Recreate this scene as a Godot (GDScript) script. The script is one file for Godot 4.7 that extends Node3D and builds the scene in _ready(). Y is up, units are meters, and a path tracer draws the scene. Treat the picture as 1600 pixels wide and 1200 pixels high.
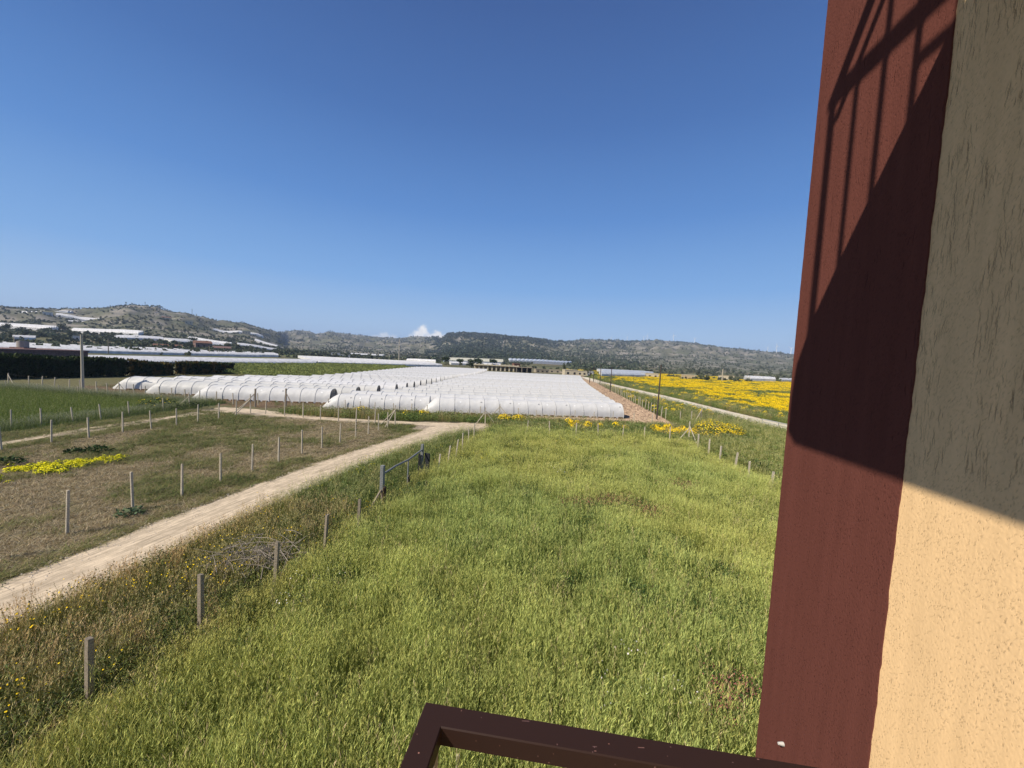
extends Node3D

# ---- skyline of the hills, measured by compass bearing: azimuth, ridge height, ridge distance, foot distance, slope exponent
const AZ = [-58.98,-53.08,-50.93,-48.55,-46.38,-45.46,-44.27,-43.29,-41.48,-39.84,-37.53,-34.94,-33.77,-31.75,-31.34,-30.36,-29.51,-27.82,-27.30,-26.32,-25.55,-24.77,-22.78,-20.31,-16.90,-14.27,-10.65,-9.75,-7.44,-5.09,-0.83,4.39,6.29,8.61,10.89,14.51,17.99,20.68,24.17,28.02,32.29,35.89,39.47,44.70]
const HR = [55.2,78.2,85.8,92.3,107.3,117.3,122.5,122.6,112.8,107.9,95.4,94.2,83.0,79.7,76.5,131.7,144.7,143.1,126.7,135.6,153.0,146.8,140.6,135.6,133.3,158.0,128.8,141.1,148.1,150.7,146.4,139.4,133.9,163.9,181.6,179.2,185.4,194.1,185.9,161.3,142.8,124.8,108.3,97.1]
const RR = [1700,1733,1743,1753,1762,1765,1769,1772,1778,1783,1790,1797,1800,1967,2000,3200,3200,3200,3200,3200,3200,3200,3200,3200,3200,3200,2544,2356,2314,2330,2359,2394,2525,2838,2900,2900,2900,2900,2900,2900,2900,2900,2900,2900]
const R0 = [260,268,270,273,275,276,277,277,279,280,317,357,373,401,407,420,418,414,413,411,409,408,403,398,392,387,380,380,380,380,380,380,383,390,397,409,420,420,420,420,420,420,420,420]
const PP = [1.60,1.60,1.60,1.60,1.60,1.60,1.60,1.60,1.60,1.60,1.60,1.60,1.60,1.96,2.03,2.20,2.20,2.20,2.20,2.20,2.20,2.20,2.20,2.20,2.20,2.20,2.20,1.78,1.69,1.67,1.64,1.61,1.61,1.62,1.64,1.67,1.70,1.70,1.70,1.70,1.70,1.70,1.70,1.70]
const EYE = 6.8
const ORD = ["first","second","third","fourth","fifth","sixth","seventh","eighth","ninth","tenth","eleventh","twelfth","thirteenth","fourteenth","fifteenth","sixteenth","seventeenth","eighteenth","nineteenth","twentieth","twenty-first","twenty-second","twenty-third","twenty-fourth","twenty-fifth","twenty-sixth","twenty-seventh","twenty-eighth","twenty-ninth","thirtieth","thirty-first","thirty-second","thirty-third","thirty-fourth"]

var rng := RandomNumberGenerator.new()
var used := {}
var n_soft := FastNoiseLite.new()
var n_mid := FastNoiseLite.new()
var n_cell := FastNoiseLite.new()
var n_rough := FastNoiseLite.new()
var n_ridge := FastNoiseLite.new()
var M := {}

# ---------------------------------------------------------------- mesh helper
class Shape:
	var v := PackedVector3Array()
	var n := PackedVector3Array()
	var c := PackedColorArray()
	var u := PackedVector2Array()
	var i := PackedInt32Array()
	var col := Color(1, 1, 1)
	var smooth := false
	var uvs := false
	func vert(p: Vector3, nn := Vector3.UP, uv := Vector2.ZERO) -> int:
		v.append(p); c.append(col)
		if smooth: n.append(nn)
		if uvs: u.append(uv)
		return v.size() - 1
	func tri(a: Vector3, b: Vector3, d: Vector3) -> void:
		var k := v.size()
		var nn := Vector3.UP
		if smooth: nn = (d - a).cross(b - a).normalized()
		vert(a, nn); vert(b, nn); vert(d, nn)
		i.append_array(PackedInt32Array([k, k + 1, k + 2]))
	func quad(a: Vector3, b: Vector3, d: Vector3, e: Vector3) -> void:   # clockwise seen from the front
		var k := v.size()
		var nn := Vector3.UP
		if smooth: nn = (d - a).cross(b - a).normalized()
		vert(a, nn, Vector2(0, 0)); vert(b, nn, Vector2(1, 0)); vert(d, nn, Vector2(1, 1)); vert(e, nn, Vector2(0, 1))
		i.append_array(PackedInt32Array([k, k + 1, k + 2, k, k + 2, k + 3]))
	func box(o: Vector3, s: Vector3, b := Basis.IDENTITY, ch := 0.0) -> void:   # o = centre; chamfered vertical/top edges when ch > 0
		if ch > 0.0:
			var h := s * 0.5
			var levels := [[-h.y, 0.0], [h.y - ch, 0.0], [h.y, ch]]
			var ring := []
			for l in levels:
				var q: float = l[1]
				var row := []
				for p in [Vector2(-h.x + q, -h.z + q + ch), Vector2(-h.x + q + ch, -h.z + q), Vector2(h.x - q - ch, -h.z + q), Vector2(h.x - q, -h.z + q + ch), Vector2(h.x - q, h.z - q - ch), Vector2(h.x - q - ch, h.z - q), Vector2(-h.x + q + ch, h.z - q), Vector2(-h.x + q, h.z - q - ch)]:
					row.append(o + b * Vector3(p.x, l[0], p.y))
				ring.append(row)
			for k in 2:
				for j in 8:
					var j2 := (j + 1) % 8
					quad(ring[k][j], ring[k + 1][j], ring[k + 1][j2], ring[k][j2])
			for j in range(1, 7):
				tri(ring[2][0], ring[2][j + 1], ring[2][j])
			return
		var hx := b.x * s.x * 0.5
		var hy := b.y * s.y * 0.5
		var hz := b.z * s.z * 0.5
		quad(o - hx + hy + hz, o + hx + hy + hz, o + hx - hy + hz, o - hx - hy + hz)
		quad(o + hx + hy - hz, o - hx + hy - hz, o - hx - hy - hz, o + hx - hy - hz)
		quad(o + hx + hy + hz, o + hx + hy - hz, o + hx - hy - hz, o + hx - hy + hz)
		quad(o - hx + hy - hz, o - hx + hy + hz, o - hx - hy + hz, o - hx - hy - hz)
		quad(o - hx + hy - hz, o + hx + hy - hz, o + hx + hy + hz, o - hx + hy + hz)
		quad(o - hx - hy + hz, o + hx - hy + hz, o + hx - hy - hz, o - hx - hy - hz)
	func tube(pts: Array, rad: Array, sides := 6, caps := true) -> void:
		var rings := []
		for k in pts.size():
			var p: Vector3 = pts[k]
			var d: Vector3 = pts[mini(k + 1, pts.size() - 1)] - pts[maxi(k - 1, 0)]
			d = d.normalized()
			var a := d.cross(Vector3.RIGHT if absf(d.x) < 0.8 else Vector3.FORWARD).normalized()
			var bb := d.cross(a)
			var row := []
			for j in sides:
				var t := TAU * j / sides
				row.append([p + (a * cos(t) + bb * sin(t)) * float(rad[k]), a * cos(t) + bb * sin(t)])
			rings.append(row)
		for k in pts.size() - 1:
			for j in sides:
				var j2 := (j + 1) % sides
				var q0: Array = rings[k][j]
				var q1: Array = rings[k][j2]
				var q2: Array = rings[k + 1][j2]
				var q3: Array = rings[k + 1][j]
				var s := v.size()
				vert(q0[0], q0[1]); vert(q1[0], q1[1]); vert(q2[0], q2[1]); vert(q3[0], q3[1])
				i.append_array(PackedInt32Array([s, s + 2, s + 1, s, s + 3, s + 2]))
		if caps:
			for j in range(1, sides - 1):
				var e: Array = rings[pts.size() - 1]
				tri(e[0][0], e[j + 1][0], e[j][0])
				e = rings[0]
				tri(e[0][0], e[j][0], e[j + 1][0])
	func mesh() -> ArrayMesh:
		var a := []
		a.resize(Mesh.ARRAY_MAX)
		a[Mesh.ARRAY_VERTEX] = v
		if smooth: a[Mesh.ARRAY_NORMAL] = n
		a[Mesh.ARRAY_COLOR] = c
		if uvs: a[Mesh.ARRAY_TEX_UV] = u
		a[Mesh.ARRAY_INDEX] = i
		var m := ArrayMesh.new()
		m.add_surface_from_arrays(Mesh.PRIMITIVE_TRIANGLES, a)
		return m

# ---------------------------------------------------------------- naming helpers
func numbered(s: String) -> String:
	var k: int = used.get(s, 0)
	used[s] = k + 1
	return s if k == 0 else "%s_%03d" % [s, k]
func tag(o: Node, label: String, category: String, group := "", kind := "") -> Node:
	o.set_meta("label", label)
	o.set_meta("category", category)
	if group != "": o.set_meta("group", group)
	if kind != "": o.set_meta("kind", kind)
	return o
func thing(called: String, label: String, category: String, at := Vector3.ZERO, turn := 0.0, group := "", kind := "") -> Node3D:
	var o := Node3D.new()
	o.name = numbered(called)
	add_child(o)
	o.position = at
	o.rotation.y = turn
	tag(o, label, category, group, kind)
	return o
func part(called: String, mesh: Mesh, mat: Material, parent: Node) -> MeshInstance3D:
	var o := MeshInstance3D.new()
	o.name = called
	o.mesh = mesh
	o.material_override = mat
	parent.add_child(o, true)
	return o
func solo(called: String, mesh: Mesh, mat: Material, label: String, category: String, group := "", kind := "") -> MeshInstance3D:
	var o := MeshInstance3D.new()
	o.name = numbered(called)
	o.mesh = mesh
	o.material_override = mat
	add_child(o)
	tag(o, label, category, group, kind)
	return o
func struct(called: String, mesh: Mesh, mat: Material, label: String) -> MeshInstance3D:
	var o := MeshInstance3D.new()
	o.name = numbered(called)
	o.mesh = mesh
	o.material_override = mat
	add_child(o)
	o.set_meta("kind", "structure")
	o.set_meta("label", label)
	return o
func copy_of(src: Node3D, label: String, at: Vector3, turn: float, sc := Vector3.ONE) -> Node3D:
	var o: Node3D = src.duplicate()
	o.name = numbered(String(src.name).rstrip("0123456789").rstrip("_"))
	add_child(o)
	o.position = at
	o.rotation.y = turn
	o.scale = sc
	o.set_meta("label", label)
	return o

# ---------------------------------------------------------------- materials
func flat(c: Color, rough := 0.85, spec := 0.3, metal := 0.0) -> StandardMaterial3D:
	var m := StandardMaterial3D.new()
	m.albedo_color = Color(c.r, c.g, c.b).linear_to_srgb()
	m.roughness = rough
	m.metallic = metal
	m.metallic_specular = spec
	return m
func leafy(trans := 0.5) -> StandardMaterial3D:
	var m := StandardMaterial3D.new()
	m.vertex_color_use_as_albedo = true
	m.roughness = 0.75
	m.metallic_specular = 0.25
	m.backlight_enabled = true
	m.backlight = Color(trans, trans, trans)
	m.cull_mode = BaseMaterial3D.CULL_DISABLED
	return m
func noise_tex(sd: int, freq: float, lo: float, hi: float, size := 512, oct := 5) -> ImageTexture:
	var f := FastNoiseLite.new()
	f.seed = sd
	f.frequency = freq
	f.fractal_octaves = oct
	f.noise_type = FastNoiseLite.TYPE_SIMPLEX_SMOOTH
	var im := f.get_seamless_image(size, size)
	im.convert(Image.FORMAT_RGB8)
	var d := im.get_data()
	for k in d.size():
		d[k] = int(255.0 * (lo + (hi - lo) * d[k] / 255.0))
	return ImageTexture.create_from_image(Image.create_from_data(size, size, false, Image.FORMAT_RGB8, d))
func speckled(c: Color, tex: Texture2D, scale: float, rough := 0.9, bump: Texture2D = null, bs := 1.0) -> StandardMaterial3D:
	var m := flat(c, rough, 0.25)
	m.albedo_texture = tex
	m.uv1_triplanar = true
	m.uv1_world_triplanar = true
	m.uv1_scale = Vector3.ONE * scale
	if bump != null:
		m.heightmap_enabled = true
		m.heightmap_texture = bump
		m.heightmap_scale = bs
	return m

# ---------------------------------------------------------------- terrain
var lut := []
func lerp_tab(xs: Array, ys: Array, x: float) -> float:
	if x <= xs[0]: return ys[0]
	for k in range(1, xs.size()):
		if x <= xs[k]:
			return lerpf(ys[k - 1], ys[k], (x - xs[k - 1]) / (xs[k] - xs[k - 1]))
	return ys[ys.size() - 1]
func az_params(az: float) -> Array:
	var h := lerp_tab(AZ, HR, az)
	var fade := 1.0 - 0.75 * smoothstep(62.0, 120.0, absf(az))
	return [h * fade, lerp_tab(AZ, RR, az), lerp_tab(AZ, R0, az), lerp_tab(AZ, PP, az)]
func lut_at(az: float) -> Array:
	return lut[clampi(int(round((az + 180.0) * 8.0)), 0, 2880)]
func hill(r: float, q: Array) -> float:
	var s: float = (r - q[2]) / (q[1] - q[2])
	if s <= 0.0: return 0.0
	if s < 1.0: return q[0] * pow(s, q[3])
	return q[0] * maxf(0.0, 1.0 - (s - 1.0) * 0.7)
func ground_y(x: float, z: float) -> float:
	var r := sqrt(x * x + z * z)
	if r < 250.0: return 0.0
	var q := lut_at(rad_to_deg(atan2(x, -z)))
	var s: float = (r - q[2]) / (q[1] - q[2])
	var h := hill(r, q)
	if s > 0.36 and s < 1.0:
		var env: float = smoothstep(0.36, 0.58, s) * (1.0 - smoothstep(0.8, 1.0, s))
		h += q[0] * env * (0.20 * n_ridge.get_noise_2d(x, z) + 0.05 * n_soft.get_noise_2d(x * 0.06, z * 0.06))
	return h

# ---------------------------------------------------------------- lie of the land near the house
const ROAD = [[12.0, -16.8], [0.0, -14.4], [-9.5, -12.55], [-17.0, -11.35], [-22.5, -10.2], [-27.0, -8.95], [-32.5, -7.0], [-36.5, -5.4], [-38.8, -3.8]]
func road_x(z: float) -> float:
	for k in range(1, ROAD.size()):
		if z >= ROAD[k][0]:
			return lerpf(ROAD[k][1], ROAD[k - 1][1], (z - ROAD[k][0]) / (ROAD[k - 1][0] - ROAD[k][0]))
	return -3.8
func f1_x(z: float) -> float: return -7.4 + (-6.6 - z) * 0.156
func f6_x(z: float) -> float: return -15.1 + (-13.0 - z) * 0.174
func f7_x(z: float) -> float: return -29.5 + (-22.0 - z) * 0.176
func track_x(z: float) -> float: return 34.6 + 2.2 * smoothstep(-50.0, -28.0, z) - 1.0 * smoothstep(-70.0, -120.0, z)
func branch_z(x: float) -> float: return -38.0 - 0.18 * maxf(0.0, -20.0 - x) - 0.02 * (x + 10.0)
func zone(x: float, z: float) -> String:
	var r2 := x * x + z * z
	if r2 > 90000.0: return "plain"
	if x > -3.0 and z > 1.0 and x < 12.0: return "yard"
	if z > -38.6 and absf(x - road_x(z)) < 1.25: return "road"
	if x < -4.0 and x > -31.5 and absf(z - branch_z(x)) < 0.75: return "branch"
	if x > -9.0 and x < -1.5 and z < -34.5 and z > -39.5 and x < -2.0: return "junction"
	if x > track_x(z) - 3.3 and x < track_x(z) + 2.1 and z < -20.0: return "track"
	if z > -35.0 and x >= f1_x(z) + 0.15 and x < 15.3: return "meadow"
	if z > -38.6 and x > road_x(z) and x < f1_x(z) + 0.15: return "verge"
	if z > -37.4 and x < road_x(z) and x > f7_x(z): return "mown"
	if z > -38.5 and x <= f7_x(z):
		var px := -31.2 - 0.6 * sin(z * 0.25)
		if absf(x - px) < 0.38 and z > -38.0: return "path"
		if x > -34.6 - (z + 28.0) * 0.12: return "strip"
		return "plot"
	if x < -33.5 and z > -46.0 + 0.14 * (x + 40.0) and z < -27.0: return "plot"
	if z <= -35.0 and z > -43.6 and x > -4.0 and x < 24.0: return "weeds"
	if z > -43.2 - 0.1 * minf(0.0, x + 12.0) and x > -24.0 and x < -2.0 and z < branch_z(x): return "weeds"
	if x > 15.0 + (-50.0 - z) * 0.118 and x < 20.4 + (-50.0 - z) * 0.112 and z < -43.6: return "strip_soil"
	if x > 15.3 and x < 32.9 and z > -160.0: return "rough"
	if x >= 36.0 and x < 43.0: return "rough"
	if x >= 43.0: return "yellow"
	if z < -43.0 and x > -60.0 and x < 30.0 and z > -200.0: return "soil"
	return "plain"

func land_colour(x: float, z: float) -> Color:
	var a := n_mid.get_noise_2d(x, z)
	var b := n_soft.get_noise_2d(x, z)
	match zone(x, z):
		"meadow", "yard": return Color(0.075, 0.085, 0.028).lerp(Color(0.13, 0.12, 0.05), clampf(0.4 + a, 0.0, 1.0))
		"verge": return Color(0.10, 0.095, 0.04).lerp(Color(0.19, 0.14, 0.07), clampf(0.4 + a, 0.0, 1.0))
		"mown", "strip":
			var g := smoothstep(-0.05, 0.25, b + 0.4 * a)
			return Color(0.255, 0.21, 0.12).lerp(Color(0.165, 0.16, 0.068), g)
		"plot": return Color(0.07, 0.11, 0.03)
		"road", "junction", "branch", "track", "path": return Color(0.47, 0.385, 0.285)
		"weeds", "rough": return Color(0.09, 0.10, 0.04)
		"strip_soil": return Color(0.50, 0.35, 0.235).lerp(Color(0.38, 0.255, 0.165), clampf(0.5 + a, 0.0, 1.0))
		"soil": return Color(0.24, 0.16, 0.10).lerp(Color(0.17, 0.13, 0.07), clampf(0.5 + a, 0.0, 1.0))
		"yellow": return Color(0.10, 0.12, 0.035)
	# the far plain and the hills: a patchwork of fields, scrub, soil and rock
	var r := sqrt(x * x + z * z)
	var az := rad_to_deg(atan2(x, -z))
	var q := lut_at(az)
	var s: float = (r - q[2]) / (q[1] - q[2])
	var cell := n_cell.get_noise_2d(x, z)
	var fine := n_rough.get_noise_2d(x, z)
	var c := Color(0.115, 0.115, 0.055)
	if cell > 0.55: c = Color(0.13, 0.17, 0.05)
	elif cell > 0.15: c = Color(0.16, 0.15, 0.075)
	elif cell > -0.2: c = Color(0.095, 0.105, 0.05)
	elif cell > -0.55: c = Color(0.20, 0.165, 0.105)
	else: c = Color(0.12, 0.135, 0.06)
	if s > 0.12:
		var wild := Color(0.13, 0.135, 0.085).lerp(Color(0.21, 0.20, 0.14), smoothstep(-0.15, 0.45, fine))
		var k := smoothstep(0.12, 0.4, s + 0.25 * b)
		if az > -10.0: k = smoothstep(0.05, 0.16, s)
		c = c.lerp(wild, k * 0.8)
		var rocky := smoothstep(0.28, 0.55, fine + 0.5 * n_ridge.get_noise_2d(x * 1.7, z * 1.7))
		if az > 14.0 and az < 26.0: rocky = maxf(rocky, smoothstep(0.0, 0.5, fine) * smoothstep(0.25, 0.4, s) * (1.0 - smoothstep(0.7, 0.85, s)))
		c = c.lerp(Color(0.36, 0.325, 0.275), rocky * 0.75)
	return c * 1.25

func build_land() -> void:
	var az_list := []
	var a := -180.0
	while a < 180.0:
		az_list.append(a)
		a += 0.22 if (a >= -62.0 and a < 56.0) else 3.0
	az_list.append(180.0)
	var rads := [0.0]
	var r := 2.0
	while r < 7500.0:
		rads.append(r)
		r *= 1.03 if r < 400.0 else 1.022
	var nA := az_list.size()
	var s := Shape.new()
	s.smooth = true
	var pos := PackedVector3Array()
	pos.resize(nA * rads.size())
	for j in nA:
		var t := deg_to_rad(az_list[j])
		for k in rads.size():
			var x: float = sin(t) * rads[k]
			var z: float = -cos(t) * rads[k]
			pos[k * nA + j] = Vector3(x, ground_y(x, z), z)
	for k in rads.size():
		for j in nA:
			var p := pos[k * nA + j]
			var nn := Vector3.UP
			if rads[k] > 240.0:
				var e := pos[k * nA + mini(j + 1, nA - 1)] - pos[k * nA + maxi(j - 1, 0)]
				var f := pos[mini(k + 1, rads.size() - 1) * nA + j] - pos[(k - 1) * nA + j]
				nn = e.cross(f).normalized()
				if nn.y < 0.0: nn = -nn
			s.col = land_colour(p.x, p.z)
			s.vert(p, nn)
	var idx := PackedInt32Array()
	for k in rads.size() - 1:
		for j in nA - 1:
			var q0 := k * nA + j
			idx.append_array(PackedInt32Array([q0, q0 + nA, q0 + nA + 1, q0, q0 + nA + 1, q0 + 1]))
	s.i = idx
	var m := speckled(Color(1, 1, 1), M.grit, 0.35, 0.95)
	m.vertex_color_use_as_albedo = true
	struct("ground", s.mesh(), m, "fields and hills of the valley running to the skyline")

func ribbon(pts: Array, w: Array, lift: float, wob := 0.12, crown := 0.03) -> ArrayMesh:
	var cur := Curve3D.new()
	for p in pts: cur.add_point(Vector3(p[0], 0, p[1]))
	var s := Shape.new()
	s.smooth = true
	s.uvs = true
	var len := cur.get_baked_length()
	var steps := int(len / 0.5)
	var rows := 9
	for k in steps + 1:
		var d := len * k / steps
		var p := cur.sample_baked(d)
		var p2 := cur.sample_baked(minf(d + 0.6, len))
		var p1 := cur.sample_baked(maxf(d - 0.6, 0.0))
		var t := (p2 - p1).normalized()
		var side := Vector3(-t.z, 0, t.x)
		var f := float(k) / steps * (w.size() - 1)
		var wd: float = lerpf(w[int(f)], w[mini(int(f) + 1, w.size() - 1)], f - int(f))
		var l := -wd * 0.5 - wob * (1.0 + 2.5 * n_mid.get_noise_2d(d * 6.0, 11.0)) + 0.25 * n_mid.get_noise_2d(d * 1.5, 70.0)
		var rr := wd * 0.5 + wob * (1.0 + 2.5 * n_mid.get_noise_2d(d * 6.0, 53.0)) + 0.25 * n_mid.get_noise_2d(d * 1.5, 130.0)
		for j in rows:
			var u := float(j) / (rows - 1)
			var o := lerpf(l, rr, u)
			var y := lift + crown * sin(PI * u) + 0.012 * sin(TAU * 2.0 * u + 0.6)
			if j == 0 or j == rows - 1: y = -0.01
			var tone := 1.0 + 0.16 * cos(TAU * 2.0 * u + PI) * (0.5 + n_mid.get_noise_2d(d * 2.0, 200.0))
			s.col = Color(tone, tone, tone)
			s.vert(p + side * o + Vector3(0, y, 0), Vector3.UP, Vector2(o / 3.2, d / 9.0))
	for k in steps:
		for j in rows - 1:
			var q := k * rows + j
			s.i.append_array(PackedInt32Array([q, q + rows, q + rows + 1, q, q + rows + 1, q + 1]))
	return s.mesh()

# ---------------------------------------------------------------- plants
func blade(s: Shape, base: Vector3, h: float, w: float, yaw: float, lean: float, c: Color, bend := 0.5) -> Vector3:
	var d := Vector3(cos(yaw), 0, sin(yaw))
	var side := Vector3(-d.z, 0, d.x) * w * 0.5
	if rng.randf() < 0.5: side = side.rotated(Vector3.UP, rng.randf_range(-0.9, 0.9))
	var p1 := base + Vector3(0, h * 0.5, 0) + d * lean * h * 0.3
	var p2 := base + Vector3(0, h * (1.0 - 0.12 * bend), 0) + d * lean * h * 0.3 * (2.0 + bend)
	s.col = c
	s.quad(base - side, p1 - side * 0.85, p1 + side * 0.85, base + side)
	s.tri(p1 - side * 0.85, p2, p1 + side * 0.85)
	return p2
func jitter(c: Color, k := 0.2) -> Color:
	var f := 1.0 + rng.randf_range(-k, k)
	return Color(c.r * f * (1.0 + rng.randf_range(-k, k) * 0.4), c.g * f, c.b * f * (1.0 + rng.randf_range(-k, k) * 0.4))
func diamond(s: Shape, p: Vector3, d: Vector3, l: float, w: float, c: Color) -> void:
	var side := d.cross(Vector3(rng.randf() - 0.5, rng.randf() - 0.5, rng.randf() - 0.5)).normalized() * w * 0.5
	s.col = c
	s.quad(p, p + d * l * 0.45 - side, p + d * l, p + d * l * 0.45 + side)
func disc(s: Shape, p: Vector3, nrm: Vector3, r: float, c: Color, n := 5) -> void:
	var a := nrm.cross(Vector3(0.3, 0.2, 0.93)).normalized()
	var b := nrm.cross(a)
	s.col = c
	var k := s.v.size()
	for j in n:
		var t := TAU * j / n
		s.vert(p + (a * cos(t) + b * sin(t)) * r, nrm)
	for j in range(1, n - 1):
		s.i.append_array(PackedInt32Array([k, k + j + 1, k + j]))
func grass_tuft(n_blade: int, n_stem: int, h: float, spread: float, cb: Color, cs: Color, ch: Color, w := 0.009, lean := 0.55) -> ArrayMesh:
	var s := Shape.new()
	for k in n_blade:
		var b := Vector3(rng.randfn(0, spread * 0.5), 0, rng.randfn(0, spread * 0.5))
		blade(s, b, h * rng.randf_range(0.45, 0.85), w * rng.randf_range(0.7, 1.3), rng.randf() * TAU, rng.randf_range(0.2, 1.0) * lean, jitter(cb), rng.randf_range(0.3, 1.6))
	for k in n_stem:
		var b := Vector3(rng.randfn(0, spread * 0.5), 0, rng.randfn(0, spread * 0.5))
		var hh := h * rng.randf_range(0.75, 1.12)
		var yaw := rng.randf() * TAU
		var tip := blade(s, b, hh, w * 0.55, yaw, rng.randf_range(0.05, 0.5) * lean, jitter(cs), 0.4)
		var cc := jitter(ch)
		var dd := (tip - b).normalized()
		for q in 4:
			var o := tip - dd * hh * 0.055 * q
			var out := (Vector3(rng.randfn(0, 1), rng.randf_range(-0.6, 1.2), rng.randfn(0, 1)).normalized() * 0.6 + dd).normalized()
			diamond(s, o, out, hh * rng.randf_range(0.07, 0.13), 0.0085, cc)
	return s.mesh()
func leaf_weed(n: int, h: float, spread: float, c: Color, lw := 0.05, flowers := 0, fc := Color.WHITE, fr := 0.02, dome := false) -> ArrayMesh:
	var s := Shape.new()
	for k in n:
		var t := rng.randf() * TAU
		var rr := spread * sqrt(rng.randf())
		var y := h * rng.randf_range(0.12, 0.95)
		if dome: y = h * (0.15 + 0.75 * sqrt(maxf(0.0, 1.0 - pow(rr / spread, 2.0))) * rng.randf_range(0.35, 1.0))
		var p := Vector3(cos(t) * rr, y, sin(t) * rr)
		var d := Vector3(rng.randfn(0, 1), rng.randf_range(-0.2, 0.9), rng.randfn(0, 1)).normalized()
		diamond(s, p, d, lw * rng.randf_range(1.2, 2.6), lw * rng.randf_range(0.6, 1.1), jitter(c, 0.3))
	for k in maxi(3, n / 14):
		var t := rng.randf() * TAU
		blade(s, Vector3(cos(t), 0, sin(t)) * spread * 0.4 * rng.randf(), h * rng.randf_range(0.6, 1.0), 0.012, t, 0.5, jitter(c * 0.9))
	for k in flowers:
		var t := rng.randf() * TAU
		var rr := spread * sqrt(rng.randf()) * 1.05
		var y := h * rng.randf_range(0.8, 1.08)
		if dome: y = h * (0.32 + 0.7 * sqrt(maxf(0.0, 1.0 - pow(rr / (spread * 1.06), 2.0)))) * rng.randf_range(0.92, 1.06)
		disc(s, Vector3(cos(t) * rr, y, sin(t) * rr), (Vector3(cos(t) * rr, spread * 0.9, sin(t) * rr) + Vector3(rng.randfn(0, 0.2), 0, rng.randfn(0, 0.2)) * spread).normalized(), fr * rng.randf_range(0.7, 1.25), jitter(fc, 0.12))
	return s.mesh()
func straw_mat(n: int, spread: float, h: float, cols: Array) -> ArrayMesh:
	var s := Shape.new()
	for k in n:
		var b := Vector3(rng.randf_range(-spread, spread), 0.0, rng.randf_range(-spread, spread))
		blade(s, b, h * rng.randf_range(0.3, 1.0), 0.011, rng.randf() * TAU, rng.randf_range(0.4, 4.0), jitter(cols[rng.randi() % cols.size()], 0.25), 0.8)
	return s.mesh()

class Crowd:
	var meshes := []
	var buf := []
	func _init(ms: Array) -> void:
		meshes = ms
		for k in ms.size(): buf.append(PackedFloat32Array())
	func put(k: int, p: Vector3, yaw: float, sx: float, sy: float, tint: Color, tilt := Vector2.ZERO) -> void:
		var b := Basis(Vector3.UP, yaw) * Basis.from_scale(Vector3(sx, sy, sx))
		if tilt != Vector2.ZERO: b = Basis(Vector3.RIGHT, tilt.x) * Basis(Vector3.BACK, tilt.y) * b
		buf[k].append_array(PackedFloat32Array([b.x.x, b.y.x, b.z.x, p.x, b.x.y, b.y.y, b.z.y, p.y, b.x.z, b.y.z, b.z.z, p.z, tint.r, tint.g, tint.b, 1.0]))
func plant(c: Crowd, called: String, bit: String, mat: Material, label: String, category: String) -> void:
	var root := thing(called, label, category, Vector3.ZERO, 0.0, "", "stuff")
	for k in c.meshes.size():
		if c.buf[k].size() == 0: continue
		var mm := MultiMesh.new()
		mm.transform_format = MultiMesh.TRANSFORM_3D
		mm.use_colors = true
		mm.mesh = c.meshes[k]
		mm.instance_count = c.buf[k].size() / 16
		mm.buffer = c.buf[k]
		var o := MultiMeshInstance3D.new()
		o.name = bit
		o.multimesh = mm
		o.material_override = mat
		o.set_meta("kind", "stuff")
		root.add_child(o, true)
func seen(x: float, z: float) -> bool:
	return z < -2.0 and x > 1.42 * z - 5.0 and x < -0.86 * z + 4.0
func g3(f: float, w := 0.0) -> Color: return Color(f * (1.0 + w), f, f * (1.0 - w))

# greens of the place, in linear light
const GRASS = Color(0.122, 0.16, 0.034)
const STEM = Color(0.252, 0.285, 0.062)
const HEAD = Color(0.50, 0.495, 0.155)
const DARKLEAF = Color(0.055, 0.095, 0.028)
const DRY = Color(0.42, 0.30, 0.14)
const YELLOW = Color(0.88, 0.64, 0.012)
const LEMON = Color(0.85, 0.78, 0.02)

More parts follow.
